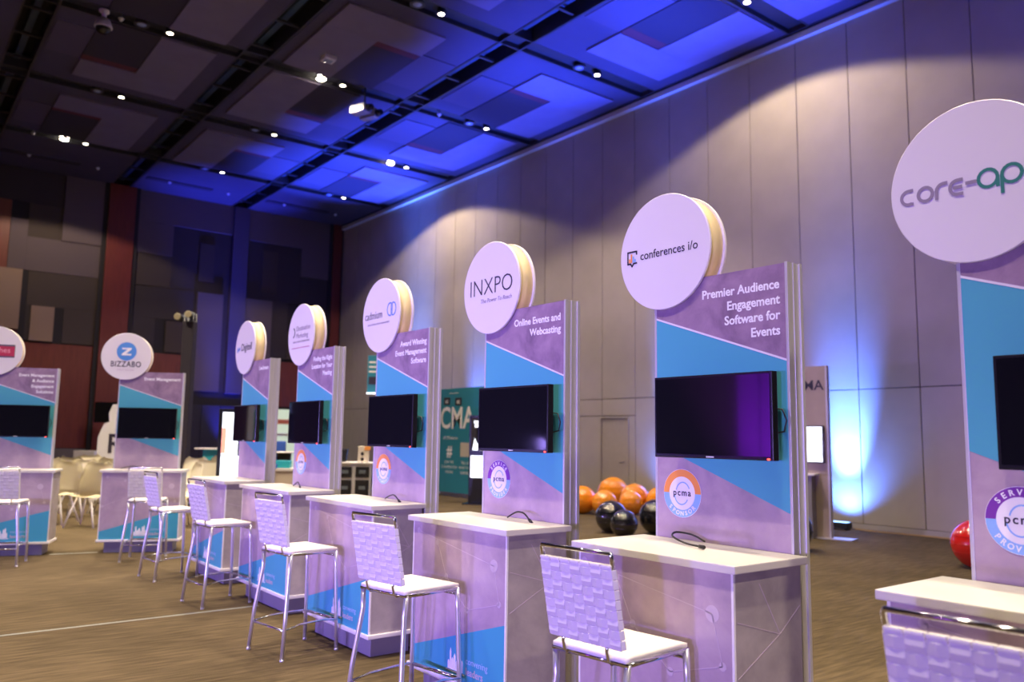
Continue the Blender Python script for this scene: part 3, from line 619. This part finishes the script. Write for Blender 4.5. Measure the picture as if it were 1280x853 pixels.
cable('black cable arched on the worktop of the cadmium counter', (3.2, 5.62, 1.07), [(0.05, 0.14, 0.006), (0.05, 0.08, 0.03), (0.04, 0.0, 0.045), (0.03, -0.06, 0.035), (0.02, -0.12, 0.012)])
cable('thin black cable on the counter between the cadmium and Digitell counters', (3.24, 7.45, 1.07), [(0.03, 0.14, 0.006), (0.03, 0.06, 0.04), (0.02, 0.0, 0.045), (0.0, -0.08, 0.012)])
p = PB(-0.12, 0.36); cable('thin black cable arched on the BIZZABO counter', (p[0], p[1], 1.07), [(-0.16, 0.02, 0.006), (-0.08, 0.02, 0.03), (0.0, 0.02, 0.04), (0.1, 0.02, 0.012)])

# ------------------------------------------------------------------ bar stools
def make_stool():
    t = thing('bar_stool', '', 'bar stool')
    # seat: a thin leather sling with rolled edges
    b = B(); n = 12
    grid = [[None]*(n+1) for _ in range(n+1)]
    for i in range(n+1):
        for j in range(n+1):
            u, v = -1+2*i/n, -1+2*j/n
            z = 0.745 - 0.010*(1-u*u)*(1-v*v) - 0.008*max(0, abs(v)-0.85)/0.15
            grid[i][j] = b.verts.new((u*0.192, v*0.20, z))
    for i in range(n):
        for j in range(n): f = b.faces.new((grid[i][j], grid[i+1][j], grid[i+1][j+1], grid[i][j+1])); f.smooth = True
    ret = bmesh.ops.extrude_face_region(b, geom=b.faces[:])
    for g_ in ret['geom']:
        if isinstance(g_, bmesh.types.BMVert): g_.co.z -= 0.022
    obj('seat', b, seat_leather, t)
    b = B(); r = 0.010
    pts = [(-0.195, -0.195, 0.713), (0.195, -0.195, 0.713), (0.195, 0.195, 0.713), (-0.195, 0.195, 0.713), (-0.195, -0.195, 0.713)]
    tube(b, pts, r); obj('seat_frame', b, chrome, t)
    for sx in (-1, 1):
        b = B(); tube(b, [(sx*0.19, -0.185, 0.717), (sx*0.181, -0.19, 0.6), (sx*0.215, -0.225, 0.30), (sx*0.232, -0.25, 0.008)], 0.0140, 10); tube(b, [(sx*0.232, -0.25, 0.014), (sx*0.232, -0.25, 0.0)], 0.015, 10); obj('leg', b, leg_chrome, t)
        b = B(); tube(b, [(sx*0.19, 0.19, 0.717), (sx*0.194, 0.192, 0.6), (sx*0.203, 0.202, 0.30), (sx*0.212, 0.208, 0.008)], 0.0140, 10); tube(b, [(sx*0.212, 0.208, 0.014), (sx*0.212, 0.208, 0.0)], 0.015, 10); obj('leg', b, leg_chrome, t)
    z = 0.19
    b = B(); tube(b, [(-0.22, -0.233, z+0.01), (0.22, -0.233, z+0.01)], 0.009); obj('footrest', b, chrome, t)
    b = B(); tube(b, [(-0.21, 0.205, z+0.03), (0.21, 0.205, z+0.03)], 0.011); obj('footrest', b, chrome, t)
    for sx in (-1, 1):
        b = B(); tube(b, [(sx*0.22, -0.232, z+0.01), (sx*0.205, -0.1, z+0.035), (sx*0.20, 0.08, z+0.04), (sx*0.212, 0.205, z+0.03)], 0.008); obj('footrest', b, chrome, t)
    b = B(); tube(b, [(-0.19, 0.19, 0.680), (0.19, 0.19, 0.680)], 0.008); obj('front_rail', b, chrome, t)
    # back: chrome loop with woven straps
    def by(z_): return -0.205-(z_-0.76)*0.20
    b = B(); zt = 1.135
    tube(b, [(-0.174, by(0.78), 0.78), (-0.176, by(0.9), 0.9), (-0.176, by(1.06), 1.06), (-0.186, by(1.098), 1.098), (-0.187, by(1.125), 1.125), (-0.181, by(zt), zt), (0.181, by(zt), zt), (0.187, by(1.125), 1.125), (0.186, by(1.098), 1.098), (0.176, by(1.06), 1.06), (0.176, by(0.9), 0.9), (0.174, by(0.78), 0.78)], 0.0095, 10)
    for sx in (-1, 1):
        tube(b, [(sx*0.115, by(0.79)-0.004, 0.800), (sx*0.115, by(0.765)-0.014, 0.755), (sx*0.115, by(0.745)-0.008, 0.722), (sx*0.115, -0.190, 0.704), (sx*0.115, -0.12, 0.706)], 0.008, 8)
    bf = obj('back_frame', b, chrome, t)
    NC, NR = 7, 8; x0, x1, z0, z1 = -0.190, 0.190, 0.772, 1.078; cw = (x1-x0)/NC; rh = (z1-z0)/NR; A = 0.0045
    bk = bpy.data.objects.new('backrest', None); COL.objects.link(bk); bk.parent = t; bk.empty_display_size = 0.05
    def strip(pts, wv):   # pts: list of (centre, across vector)
        b = B(); R_ = []
        for (c, a, nn) in pts: R_.append([b.verts.new(c+a*wv*s_+nn*q) for s_, q in ((-0.5, 0), (-0.44, 0.0018), (0.44, 0.0018), (0.5, 0), (0.44, -0.0018), (-0.44, -0.0018))])
        for i in range(len(R_)-1):
            for k in range(6): f = b.faces.new((R_[i][k], R_[i][(k+1) % 6], R_[i+1][(k+1) % 6], R_[i+1][k]))
        b.faces.new(R_[0][::-1]); b.faces.new(R_[-1]); return b
    nrm = Vector((0, -1, -0.20)).normalized(); X = Vector((1, 0, 0)); U = Vector((0, -0.20, 1)).normalized()
    def off(c_, r_, ph): return A*ph
    for i in range(NC):
        x = x0+(i+0.5)*cw; pts = []
        for j in range(NR*2+1):
            z_ = z0+j*rh/2; s_ = 0 if j % 2 == 0 else (1 if ((j//2)+i) % 2 == 0 else -1)
            q = Vector((x, by(z_), z_))+nrm*(A*s_+0.013); pts.append((q, X, nrm))
        # fold over the top
        q = Vector((x, by(z1), z1))+nrm*0.011
        pts = [(Vector((x, by(z0)-0.006, z0-0.006)), X, nrm)] + pts + [(q+U*0.008, X, nrm)]
        sb = strip(pts, cw*0.955); bx(sb, x-cw*0.47, x+cw*0.47, by(z1)-0.019, by(z1)+0.010, z1+0.003, z1+0.014, 0.003); obj('strap', sb, white_leather, bk)
    for j in range(NR):
        z_ = z0+(j+0.5)*rh; pts = []
        for i in range(NC*2+1):
            x = x0+i*cw/2; s_ = 0 if i % 2 == 0 else (-1 if ((i//2)+j) % 2 == 0 else 1)
            pts.append((Vector((x, by(z_), z_))+nrm*(A*s_+0.013), U, nrm))
        pts = [(Vector((x0-0.008, by(z_)+0.004, z_)), U, nrm)] + pts + [(Vector((x1+0.008, by(z_)+0.004, z_)), U, nrm)]
        obj('strap', strip(pts, rh*0.955), white_leather, bk)
    return t
stool0 = make_stool()
SP = [
 (2.44, 0.97, RZ+R(3), 'nearest white woven bar stool, only its chrome-topped back showing at the lower right'),
 (2.52, 2.47, RZ+R(5), 'white woven bar stool in front of the conferences i/o counter'),
 (2.50, 4.11, RZ+R(9), 'white woven bar stool in front of the INXPO counter'),
 (2.60, 5.86, RZ+R(8), 'white woven bar stool standing in front of the cadmium counter, floor tape behind its feet'),
 (2.71, 7.88, RZ+R(5), 'white woven bar stool just beyond the floor tape, between the cadmium and Digitell stools'),
 (2.73, 9.52, RZ+R(5), 'white woven bar stool before the Digitell counter, overlapping the BIZZABO stool'),
 (2.83, 11.0, R(-25), 'white woven bar stool in front of the BIZZABO counter, seen from behind'),
 (1.35, 11.45, R(-22), 'white woven bar stool at the left edge, before the leftmost counter')]
for i, (x, y, rz, lb) in enumerate(SP):
    o = stool0 if i == 0 else dup(stool0)
    o.location = (x, y, 0); o.rotation_euler = (0, 0, rz); o['label'] = lb; o['category'] = 'bar stool'; o['group'] = 'white woven bar stools'

# ------------------------------------------------------------------ seating balls beyond the booths
def sball(name, label, x, y, r, m, grp, z=None):
    t = thing(name, label, 'ball', (x, y, 0), random.random()*6, grp)
    b = B(); q = bmesh.ops.create_uvsphere(b, u_segments=40, v_segments=24, radius=r, matrix=Matrix.Translation((0, 0, r*0.985)))
    for v in b.verts:
        zz = (v.co.z-r)/r; v.co.z = max(v.co.z, 0.0)
        if zz < -0.8: v.co.x *= 1.03; v.co.y *= 1.03
    for f in b.faces: f.smooth = True
    obj('shell', b, m, t)
    b = B(); a0 = 0
    for k in range(3):
        zz = r*(1+0.32*(k-1)); rr = math.sqrt(max(0, r*r-(zz-r)**2))+0.001
        tube(b, [(rr*math.cos(2*PI*i/32), rr*math.sin(2*PI*i/32), zz) for i in range(33)], 0.004, 5, False)
    obj('moulded_ring', b, m, t)
OG = 'orange seating balls beyond the booths'; BG = 'black seating balls beyond the booths'
for x, y, r, lb in [(12.0, 12.86, 0.29, 'orange ball at the left of the cluster beside the INXPO tower post'), (12.5, 13.42, 0.27, 'orange ball behind the left one of the cluster'), (12.1, 12.31, 0.26, 'orange ball at the centre front of the cluster, behind the black balls'),
                    (13.4, 13.35, 0.36, 'highest-looking orange ball in the middle of the cluster'), (12.68, 12.12, 0.25, 'small orange ball at the front middle, directly above the smaller black ball'), (13.2, 12.50, 0.31, 'orange ball behind and right of the small middle one'), (13.3, 11.87, 0.29, 'orange ball mostly hidden, between the right black ball and the conferences i/o tower')]:
    sball('seating_ball', lb, x, y, r, balls_orange, OG)
for x, y, r, lb in [(9.97, 9.98, 0.27, 'larger black ball of the touching-looking pair below the orange cluster'), (9.70, 9.42, 0.22, 'smaller front black ball of the pair below the orange cluster'), (10.5, 9.45, 0.29, 'black ball half cut off by the left edge of the conferences i/o tower')]:
    sball('seating_ball', lb, x, y, r, balls_black, BG)
sball('seating_ball', 'glossy red ball at the right, half behind the core-app tower', 11.25, 4.70, 0.31, balls_red, 'coloured balls on the right')
sball('seating_ball', 'dark navy ball just right of the conferences i/o tower post', 10.72, 7.03, 0.30, balls_navy, 'coloured balls on the right')

# ------------------------------------------------------------------ wall washer lamps
for i, (y, lb) in enumerate([(8.25, 'black floor lamp box at the foot of the brightest blue wall glow'), (12.35, 'black floor lamp box at the right wall behind the orange balls'), (20.0, 'black floor lamp box at the right wall behind the teal board'), (23.7, 'black floor lamp box at the right wall near the far corner')]):
    t = thing('wall_washer', lb, 'floor lamp', (W-0.46, y, 0), 0, 'floor lamps along the right wall')
    obj('housing', bx(B(), -0.08, 0.10, -0.22, 0.22, 0.03, 0.13, 0.01), black_steel, t); obj('lens', bx(B(), -0.06, 0.08, -0.19, 0.19, 0.131, 0.136), mat('blue lamp lens', (0.3, 0.5, 1), 0.3, emit=(0.25, 0.5, 1.0), estr=3), t)
    b = B(); bx(b, -0.06, 0.08, -0.20, -0.17, 0, 0.03); bx(b, -0.06, 0.08, 0.17, 0.20, 0, 0.03); obj('feet', b, black_steel, t)
b = B(); tube(b, [(14.2, 8.0, 0.012), (14.15, 7.5, 0.012), (14.25, 6.9, 0.012), (14.2, 6.0, 0.012), (14.28, 5.2, 0.012)], 0.012, 6); tag(obj('power_lead', b, mat('tan cable', (0.5, 0.32, 0.14), 0.6)), 'tan cable running along the foot of the right wall', 'cable')

# ------------------------------------------------------------------ beige tower with monitor at the right
t = thing('info_tower', 'beige tower with black PCMA letters and lit monitor, beside the blue wall glow', 'display stand', (12.40, 7.90, 0), R(-78))
obj('panel', bx(B(), -0.60, 0.42, 0, 0.10, 0, 2.84, 0.004), beige_board, t); obj('edge_strip', bx(B(), 0.42, 0.45, -0.005, 0.105, 0, 2.845), steelsatin, t)
obj('foot_plate', bx(B(), 0.1, 0.80, -0.1, 0.20, 0, 0.02, 0.004), steelsatin, t)
label_text(t, 'lettering', 'PCMA', 0.235, ink_dark, 0.39, -0.004, 2.44, 'RIGHT', 0.003)
mo = obj('monitor', bx(B(), -0.45, 0.39, -0.07, -0.001, 1.22, 1.84, 0.006), black_plastic, t); obj('lit_screen', bx(B(), -0.43, 0.365, -0.074, -0.069, 1.245, 1.82), glow_white, mo)
obj('shelf', bx(B(), -0.5, 0.28, -0.25, -0.001, 1.02, 1.05, 0.004), rim_m, t); obj('cabinet', bx(B(), -0.45, 0.22, -0.20, -0.002, 0.0, 1.02, 0.004), plinth_m, t)

# ------------------------------------------------------------------ teal board between the cadmium and INXPO towers
t = thing('banner_wall', 'large teal PCMA board standing between the cadmium and INXPO towers', 'banner', (12.28, 18.0, 0), RZ)
obj('board', bx(B(), -1.9, 1.45, 0, 0.12, 0.10, 2.86, 0.005), teal_board, t)
for sx in (-1.4, 1.0): obj('foot', bx(B(), sx, sx+0.1, -0.2, 0.35, 0, 0.10, 0.005), steelsatin, t)
label_text(t, 'lettering', 'PCMA', 0.80, ink_white, -0.26, -0.003, 1.80, bold=0.014, sx=0.93)
label_text(t, 'lettering', '#PCMAeducon', 0.11, ink_white, -0.35, -0.003, 1.50)
for k, xx in enumerate((-0.55, 0.0)):
    o = obj('badge', bx(B(), xx-0.15, xx+0.15, -0.006, -0.001, 2.42-0.02*k, 2.62-0.02*k, 0.004), ink_dark, t); label_text(o, 'lettering', 'ac', 0.17, ink_white, xx, -0.009, 2.47-0.02*k, bold=0.003)
b = B(); bx(b, -0.45, 0.0, -0.004, -0.001, 2.72, 2.735); obj('rule', b, ink_white, t)
label_text(t, 'lettering', '#', 0.42, ink_white, -0.38, -0.003, 1.05, bold=0.01)
for k in range(3): label_text(t, 'lettering', ['JOIN THE', 'CONVERSATION', 'ONLINE'][k], 0.10, ink_white, -0.38, -0.003, 0.86-k*0.13)
b = B(); bx(b, 0.15, 0.55, -0.006, -0.001, 1.05, 1.42, 0.01); bx(b, -1.2, -0.95, -0.006, -0.001, 0.95, 1.42, 0.01); obj('picture_card', b, mat('cream card', (0.62, 0.56, 0.48), 0.5), t)
for k in range(3): label_text(t, 'lettering', ['TELL US', 'WHAT YOU', 'LEARNED'][k], 0.10, ink_white, 0.36, -0.003, 0.86-k*0.13)
# narrow teal sign seen just left of the cadmium tower
t = thing('hanging_sign', 'narrow teal sign on a post, peeping out left of the cadmium tower', 'sign', (*at_px(486, 19.0), 0), R(-38))
obj('board', bx(B(), -0.49, 0.49, 0, 0.08, 2.56, 3.43, 0.005), teal_board, t); obj('post', bx(B(), -0.03, 0.03, 0.02, 0.06, 0.02, 2.56), steelsatin, t); obj('base_plate', bx(B(), -0.25, 0.25, -0.15, 0.25, 0, 0.02, 0.004), steelsatin, t)
obj('light_strip', bx(B(), -0.5, 0.5, -0.02, 0.06, 2.53, 2.559), glow_white, t)
b = B(); [bx(b, -0.46, -0.3+0.05*k, -0.003, -0.0005, 3.25-0.11*k, 3.29-0.11*k) for k in range(3)]; obj('printed_lines', b, ink_white, t); obj('badge', bx(B(), -0.46, -0.26, -0.006, -0.001, 2.75, 2.93), ink_dark, t)
# black touch-screen kiosk
t = thing('touch_screen_totem', 'black totem with two lit screens, left of the INXPO tower', 'kiosk', (11.35, 15.75, 0), R(-50))
obj('body', bx(B(), -0.24, 0.55, 0, 0.14, 0.03, 2.08, 0.01), black_plastic, t); obj('base', bx(B(), -0.34, 0.6, -0.18, 0.3, 0, 0.03, 0.005), black_plastic, t)
o = obj('lower_screen', bx(B(), -0.19, 0.50, -0.004, 0.0, 0.62, 1.13), glow_white, t)
b = B(); bx(b, -0.05, 0.35, -0.007, -0.0045, 0.72, 0.735); bx(b, -0.05, 0.35, -0.007, -0.0045, 0.83, 0.845); bx(b, -0.05, -0.035, -0.007, -0.0045, 0.735, 0.83); obj('screen_box', b, ink_grey, o)
o = obj('upper_screen', bx(B(), -0.19, 0.50, -0.004, 0.0, 1.25, 2.02), screen_m, t)
b = B(); prism(b, [(-0.15, 1.26), (0.2, 1.26), (0.3, 1.36), (-0.05, 1.42), (-0.1, 1.55)], -0.007, -0.0045); bx(b, -0.12, -0.02, -0.007, -0.0045, 1.88, 1.95); bx(b, -0.1, 0.0, -0.007, -0.0045, 1.8, 1.86); obj('picture', b, glow_white, o)
# flight case with drawers
t = thing('flight_case', 'black four-drawer case with silver edges, behind the cadmium counter', 'equipment case', (7.72, 14.95, 0), R(-30))
obj('carcass', bx(B(), -0.36, 0.32, 0.0, 0.55, 0.06, 1.0, 0.004), steelsatin, t)
for cx in (-0.19, 0.15):
    for z0, z1 in ((0.73, 0.94), (0.36, 0.68)):
        d = obj('drawer', bx(B(), cx-0.13, cx+0.14, -0.02, 0.0, z0, z1, 0.006), black_plastic, t); obj('latch', bx(B(), cx-0.06, cx+0.07, -0.03, -0.02, (z0+z1)/2-0.03, (z0+z1)/2+0.04, 0.01), mat('grey latch dish', (0.20, 0.24, 0.28), 0.4, 0.6), d)
obj('lid', bx(B(), -0.38, 0.36, -0.03, 0.56, 1.0, 1.03, 0.006), rim_m, t)
for sx in (-0.3, 0.26): obj('caster', lathe(B(), [(0.03, -0.02), (0.03, 0.02)], 14, 'Y', (sx, 0.08, 0.03)), black_plastic, t); obj('caster', lathe(B(), [(0.03, -0.02), (0.03, 0.02)], 14, 'Y', (sx, 0.46, 0.03)), black_plastic, t)
o = bx(B(), -0.07, 0.08, -0.06, 0.07, 0.0, 0.26, 0.02); 
for v in o.verts:
    if v.co.z < 0.13: v.co.x *= 0.7
tag(obj('desk_speaker', o, black_plastic, None, (*at_px(434, 16.75), 1.03), (0, 0, R(-30))), 'small black speaker standing on the left of the silver-edged case', 'speaker')
t = thing('white_speaker_box', 'white box with two dark round ports on the right of the silver-edged case', 'speaker', (*at_px(457, 16.65), 1.03), R(-30))
obj('box', bx(B(), -0.09, 0.13, -0.05, 0.12, 0, 0.32, 0.01), mat('warm white box', (0.72, 0.64, 0.55), 0.5), t)
for z in (0.06, 0.17): obj('port', lathe(B(), [(0.035, -0.055), (0.035, -0.051)], 16, 'Y', (0.0, 0, z)), black_plastic, t)
obj('orange_tab', bx(B(), 0.04, 0.16, -0.06, -0.052, 0.24, 0.32), ink_orange, t)

# ------------------------------------------------------------------ things at the far left between the booths
def shell_chair():
    t = thing('shell_chair', '', 'chair')
    b = B(); n = 10; G = []
    prof = [(-0.20, 0.45, .20), (-0.10, 0.43, .23), (0.05, 0.42, .24), (0.16, 0.43, .24), (0.21, 0.50, .235), (0.24, 0.62, .235), (0.265, 0.76, .22), (0.285, 0.86, .19), (0.295, 0.92, .12)]
    for (y, z, hw) in prof: G.append([b.verts.new((hw*math.sin(-1.35+2.7*i/n)/0.976, y-0.05*(1-math.cos(-1.35+2.7*i/n))*(1 if z > 0.45 else 0), z+0.05*(1-math.cos(-1.35+2.7*i/n)))) for i in range(n+1)])
    for i in range(len(G)-1):
        for k in range(n): f = b.faces.new((G[i][k], G[i][k+1], G[i+1][k+1], G[i+1][k])); f.smooth = True
    bmesh.ops.solidify(b, geom=b.faces[:], thickness=0.012); obj('shell', b, chair_white, t)
    for sx in (-1, 1):
        for y0, y1 in ((-0.12, -0.22), (0.13, 0.24)):
            b = B(); tube(b, [(sx*0.10, y0, 0.425), (sx*0.21, y1, 0.0)], 0.013, 7); obj('leg', b, rim_m, t)
    return t
ch0 = shell_chair()
CH = [(84, 14.2, 150, 'cream shell chair, lowest and leftmost in the gap between the two far counters'), (122, 13.8, 150, 'cream shell chair in front, with its leg lowest, left of the BIZZABO counter'), (106, 15.2, 155, 'cream shell chair behind the front right one, gap between the far counters'),
      (64, 15.6, 160, 'cream shell chair half hidden by the leftmost tower'), (92, 16.4, 165, 'tall-looking cream chair back in the middle of the left gap'), (117, 17.9, 165, 'cream chair back in front of the white letter cut-out'), (143, 16.2, 165, 'cream chair back touching the BIZZABO tower on its left'),
      (233, 14.0, 100, 'cream chair seen edge-on just right of the BIZZABO tower'), (252, 17.2, 170, 'low cream chair between the BIZZABO tower and the teal box table'), (268, 16.0, 170, 'low cream chair in front of the teal box table'), (284, 18.6, 170, 'low cream chair beside the white lit totem')]
for i, (px, dpt, rz, lb) in enumerate(CH):
    o = ch0 if i == 0 else dup(ch0); x, y = at_px(px, dpt); o.location = (x, y, 0); o.rotation_euler = (0, 0, R(rz-38-180+30)); o['label'] = lb; o['category'] = 'chair'; o['group'] = 'cream shell chairs'
    o.scale = (1.18, 1.18, 1.12)
x, y = at_px(143, 19.2)
t = thing('letter_cutout', 'tall white rounded cut-out with a black letter R, left of the BIZZABO tower', 'sign', (x, y, 0), R(-38))
b = B(); P = [(-0.28, 0), (0.5, 0), (0.5, 1.75), (0.34, 2.05), (0.22, 2.45), (0.02, 2.45), (-0.06, 2.22), (-0.04, 2.0), (-0.16, 1.94), (-0.28, 1.6), (-0.28, 0.6)]
prism(b, [(a*1.0, c*0.90) for a, c in P], 0, 0.06); obj('panel', b, mat('white foam board', (0.70, 0.68, 0.74), 0.6), t); label_text(t, 'lettering', 'R', 0.62, ink_dark, 0.13, -0.003, 1.08, bold=0.012)
obj('foot', bx(B(), -0.2, 0.4, -0.2, 0.3, 0.0, 0.02), steelsatin, t)
x, y = at_px(134, 26.0)
t = thing('wall_monitor', 'dark unlit monitor on a stand before the cherry wall, left of the BIZZABO tower', 'monitor', (x, y, 0), R(-38)); obj('screen', bx(B(), -0.32, 0.42, 0, 0.06, 1.85, 2.5, 0.01), black_plastic, t); obj('stand', bx(B(), 0.0, 0.06, 0.02, 0.06, 0.02, 1.85), black_steel, t); obj('base', bx(B(), -0.3, 0.36, -0.2, 0.3, 0, 0.02), black_steel, t)
# dark lighting tower
x, y = at_px(234, 18.2)
t = thing('lighting_mast', 'dark lighting mast with two small lamps on top, right of the BIZZABO tower', 'lighting stand', (x, y, 0), R(-38))
b = B()
for sx in (-0.09, 0.09):
    for sy in (-0.09, 0.09): tube(b, [(sx, sy, 0.03), (sx, sy, 4.25)], 0.025, 8)
for k in range(16):
    z = 0.1+k*0.25; s = 1 if k % 2 else -1; tube(b, [(-0.09*s, -0.09, z), (0.09*s, -0.09, z+0.25)], 0.012, 6); tube(b, [(-0.09*s, 0.09, z), (0.09*s, 0.09, z+0.25)], 0.012, 6); tube(b, [(-0.09, -0.09*s, z), (-0.09, 0.09*s, z+0.25)], 0.012, 6); tube(b, [(0.09, -0.09*s, z), (0.09, 0.09*s, z+0.25)], 0.012, 6)
obj('truss', b, black_steel, t); obj('dark_sleeve', bx(B(), -0.125, 0.125, -0.125, 0.125, 0.031, 4.05, 0.03), mat('dark sleeve cloth', (0.02, 0.014, 0.024), 0.9), t); obj('base_plate', bx(B(), -0.35, 0.35, -0.35, 0.35, 0, 0.03), black_steel, t)
for sx, z in ((-0.22, 4.14), (0.02, 4.2)):
    b = B(); lathe(b, [(0.05, -0.14), (0.075, -0.13), (0.075, 0.1), (0.04, 0.13)], 14, 'Y', (sx, -0.05, z)); tube(b, [(sx, 0, z-0.06), (0, 0, 4.0)], 0.02, 6); o = obj('lamp_head', b, black_steel, t)
    obj('yellow_gel', lathe(B(), [(0.07, -0.16), (0.08, -0.145)], 14, 'Y', (sx, -0.05, z)), mat('yellow gel', (0.20, 0.16, 0.10), 0.3, emit=(0.5, 0.4, 0.2), estr=0.12), t)
# lit white totem behind the Digitell counter
x, y = at_px(293, 12.2)
t = thing('lit_totem', 'tall glowing white totem with a coral stripe, behind the Digitell counter', 'display stand', (x, y, 0), R(-30))
obj('frame', bx(B(), -0.19, 0.14, 0.012, 0.10, 0.02, 1.93, 0.01), black_plastic, t); obj('base', bx(B(), -0.25, 0.22, -0.15, 0.25, 0, 0.02, 0.004), black_plastic, t)
obj('lit_face', bx(B(), -0.13, 0.10, 0.0, 0.012, 1.25, 1.88), glow_white, t); obj('lit_counter', bx(B(), -0.12, 0.13, -0.05, 0.0, 0.03, 1.24, 0.004), glow_white, t); obj('coral_stripe', bx(B(), -0.128, -0.07, -0.006, -0.0001, 1.27, 1.65), glow_coral, t)
x, y = at_px(270, 21)
t = thing('box_table', 'teal box table with two white tops, left of the glowing totem', 'table', (x, y, 0), R(-38)); tm = mat('bright teal laminate', (0.02, 0.35, 0.42), 0.4)
obj('upper_box', bx(B(), -0.22, 0.22, 0, 0.4, 0.85, 1.15, 0.01), tm, t); obj('lower_box', bx(B(), -0.2, 0.2, 0.02, 0.38, 0.0, 0.80, 0.01), tm, t); obj('shelf', bx(B(), -0.38, 0.5, -0.1, 0.5, 0.80, 0.845, 0.005), rim_m, t); obj('top', bx(B(), -0.4, 0.3, -0.1, 0.5, 1.155, 1.19, 0.005), rim_m, t)
x, y = at_px(112, 24.0)
tag(obj('white_table', bx(B(), -0.3, 0.3, 0, 0.4, 0.0, 1.0, 0.01), rim_m, None, (x, y, 0), (0, 0, R(-38))), 'small white cabinet against the grey wainscot behind the cream chairs', 'cabinet')
# pieces seen through the gap between the two far row towers
x, y = at_px(350, 20); tag(obj('blue_chair_back', bx(B(), -0.22, 0.22, 0, 0.08, 0.0, 1.40, 0.03), chair_blue, None, (x, y, 0), (0, 0, R(-38))), 'blue upholstered panel left in the gap beside the Digitell tower', 'screen')
x, y = at_px(360, 18.5)
t = thing('drum_table', 'black drum table with a white top in the gap beside the Digitell tower', 'table', (x, y, 0)); obj('drum', lathe(B(), [(0.16, 0), (0.16, 1.15)], 20), black_plastic, t); obj('top', lathe(B(), [(0.24, 1.15), (0.24, 1.18)], 24), rim_m, t)
x, y = at_px(358, 14.5)
t = thing('supply_table', 'cream table carrying teal and blue boxes, in the gap beside the Digitell tower', 'table', (x, y, 0), R(-38)); obj('top', bx(B(), -0.4, 0.4, 0, 0.5, 0.92, 0.97, 0.005), worktop_m, t); obj('skirt', bx(B(), -0.37, 0.37, 0.02, 0.48, 0, 0.92), mat('cream table cloth', (0.55, 0.46, 0.36), 0.8), t)
tag(obj('supply_box', bx(B(), -0.12, 0.16, 0.02, 0.2, 0, 0.13, 0.01), tm, None, (x, y+0.1, 0.97), (0, 0, R(-38))), 'teal box on the cream table beside the Digitell tower', 'box')
x2, y2 = at_px(351, 14.3)
tag(obj('supply_box', bx(B(), -0.08, 0.08, 0.0, 0.14, 0, 0.07, 0.01), chair_blue, None, (x2-0.02, y2+0.20, 0.97), (0, 0, R(-38))), 'small blue box left of the teal one on the cream table', 'box')

# ------------------------------------------------------------------ floor tape
tag(obj('floor_tape', bx(B(), -1.5, 2.95, 7.485, 7.525, 0.0, 0.002), tape_m), 'pale tape line across the brown carpet, running behind the cadmium stool', 'tape')
a = PA(0.50, 0.12); c = PB(-0.44, 0.12)
b = B(); d = Vector((c[0]-a[0], c[1]-a[1], 0)); L = d.length; bx(b, 0.0, L, -0.03, 0.03, 0, 0.002)
tag(obj('floor_tape', b, tape_m, None, (a[0], a[1], 0), (0, 0, math.atan2(d.y, d.x))), 'pale tape line on the carpet between the two far left counters', 'tape')
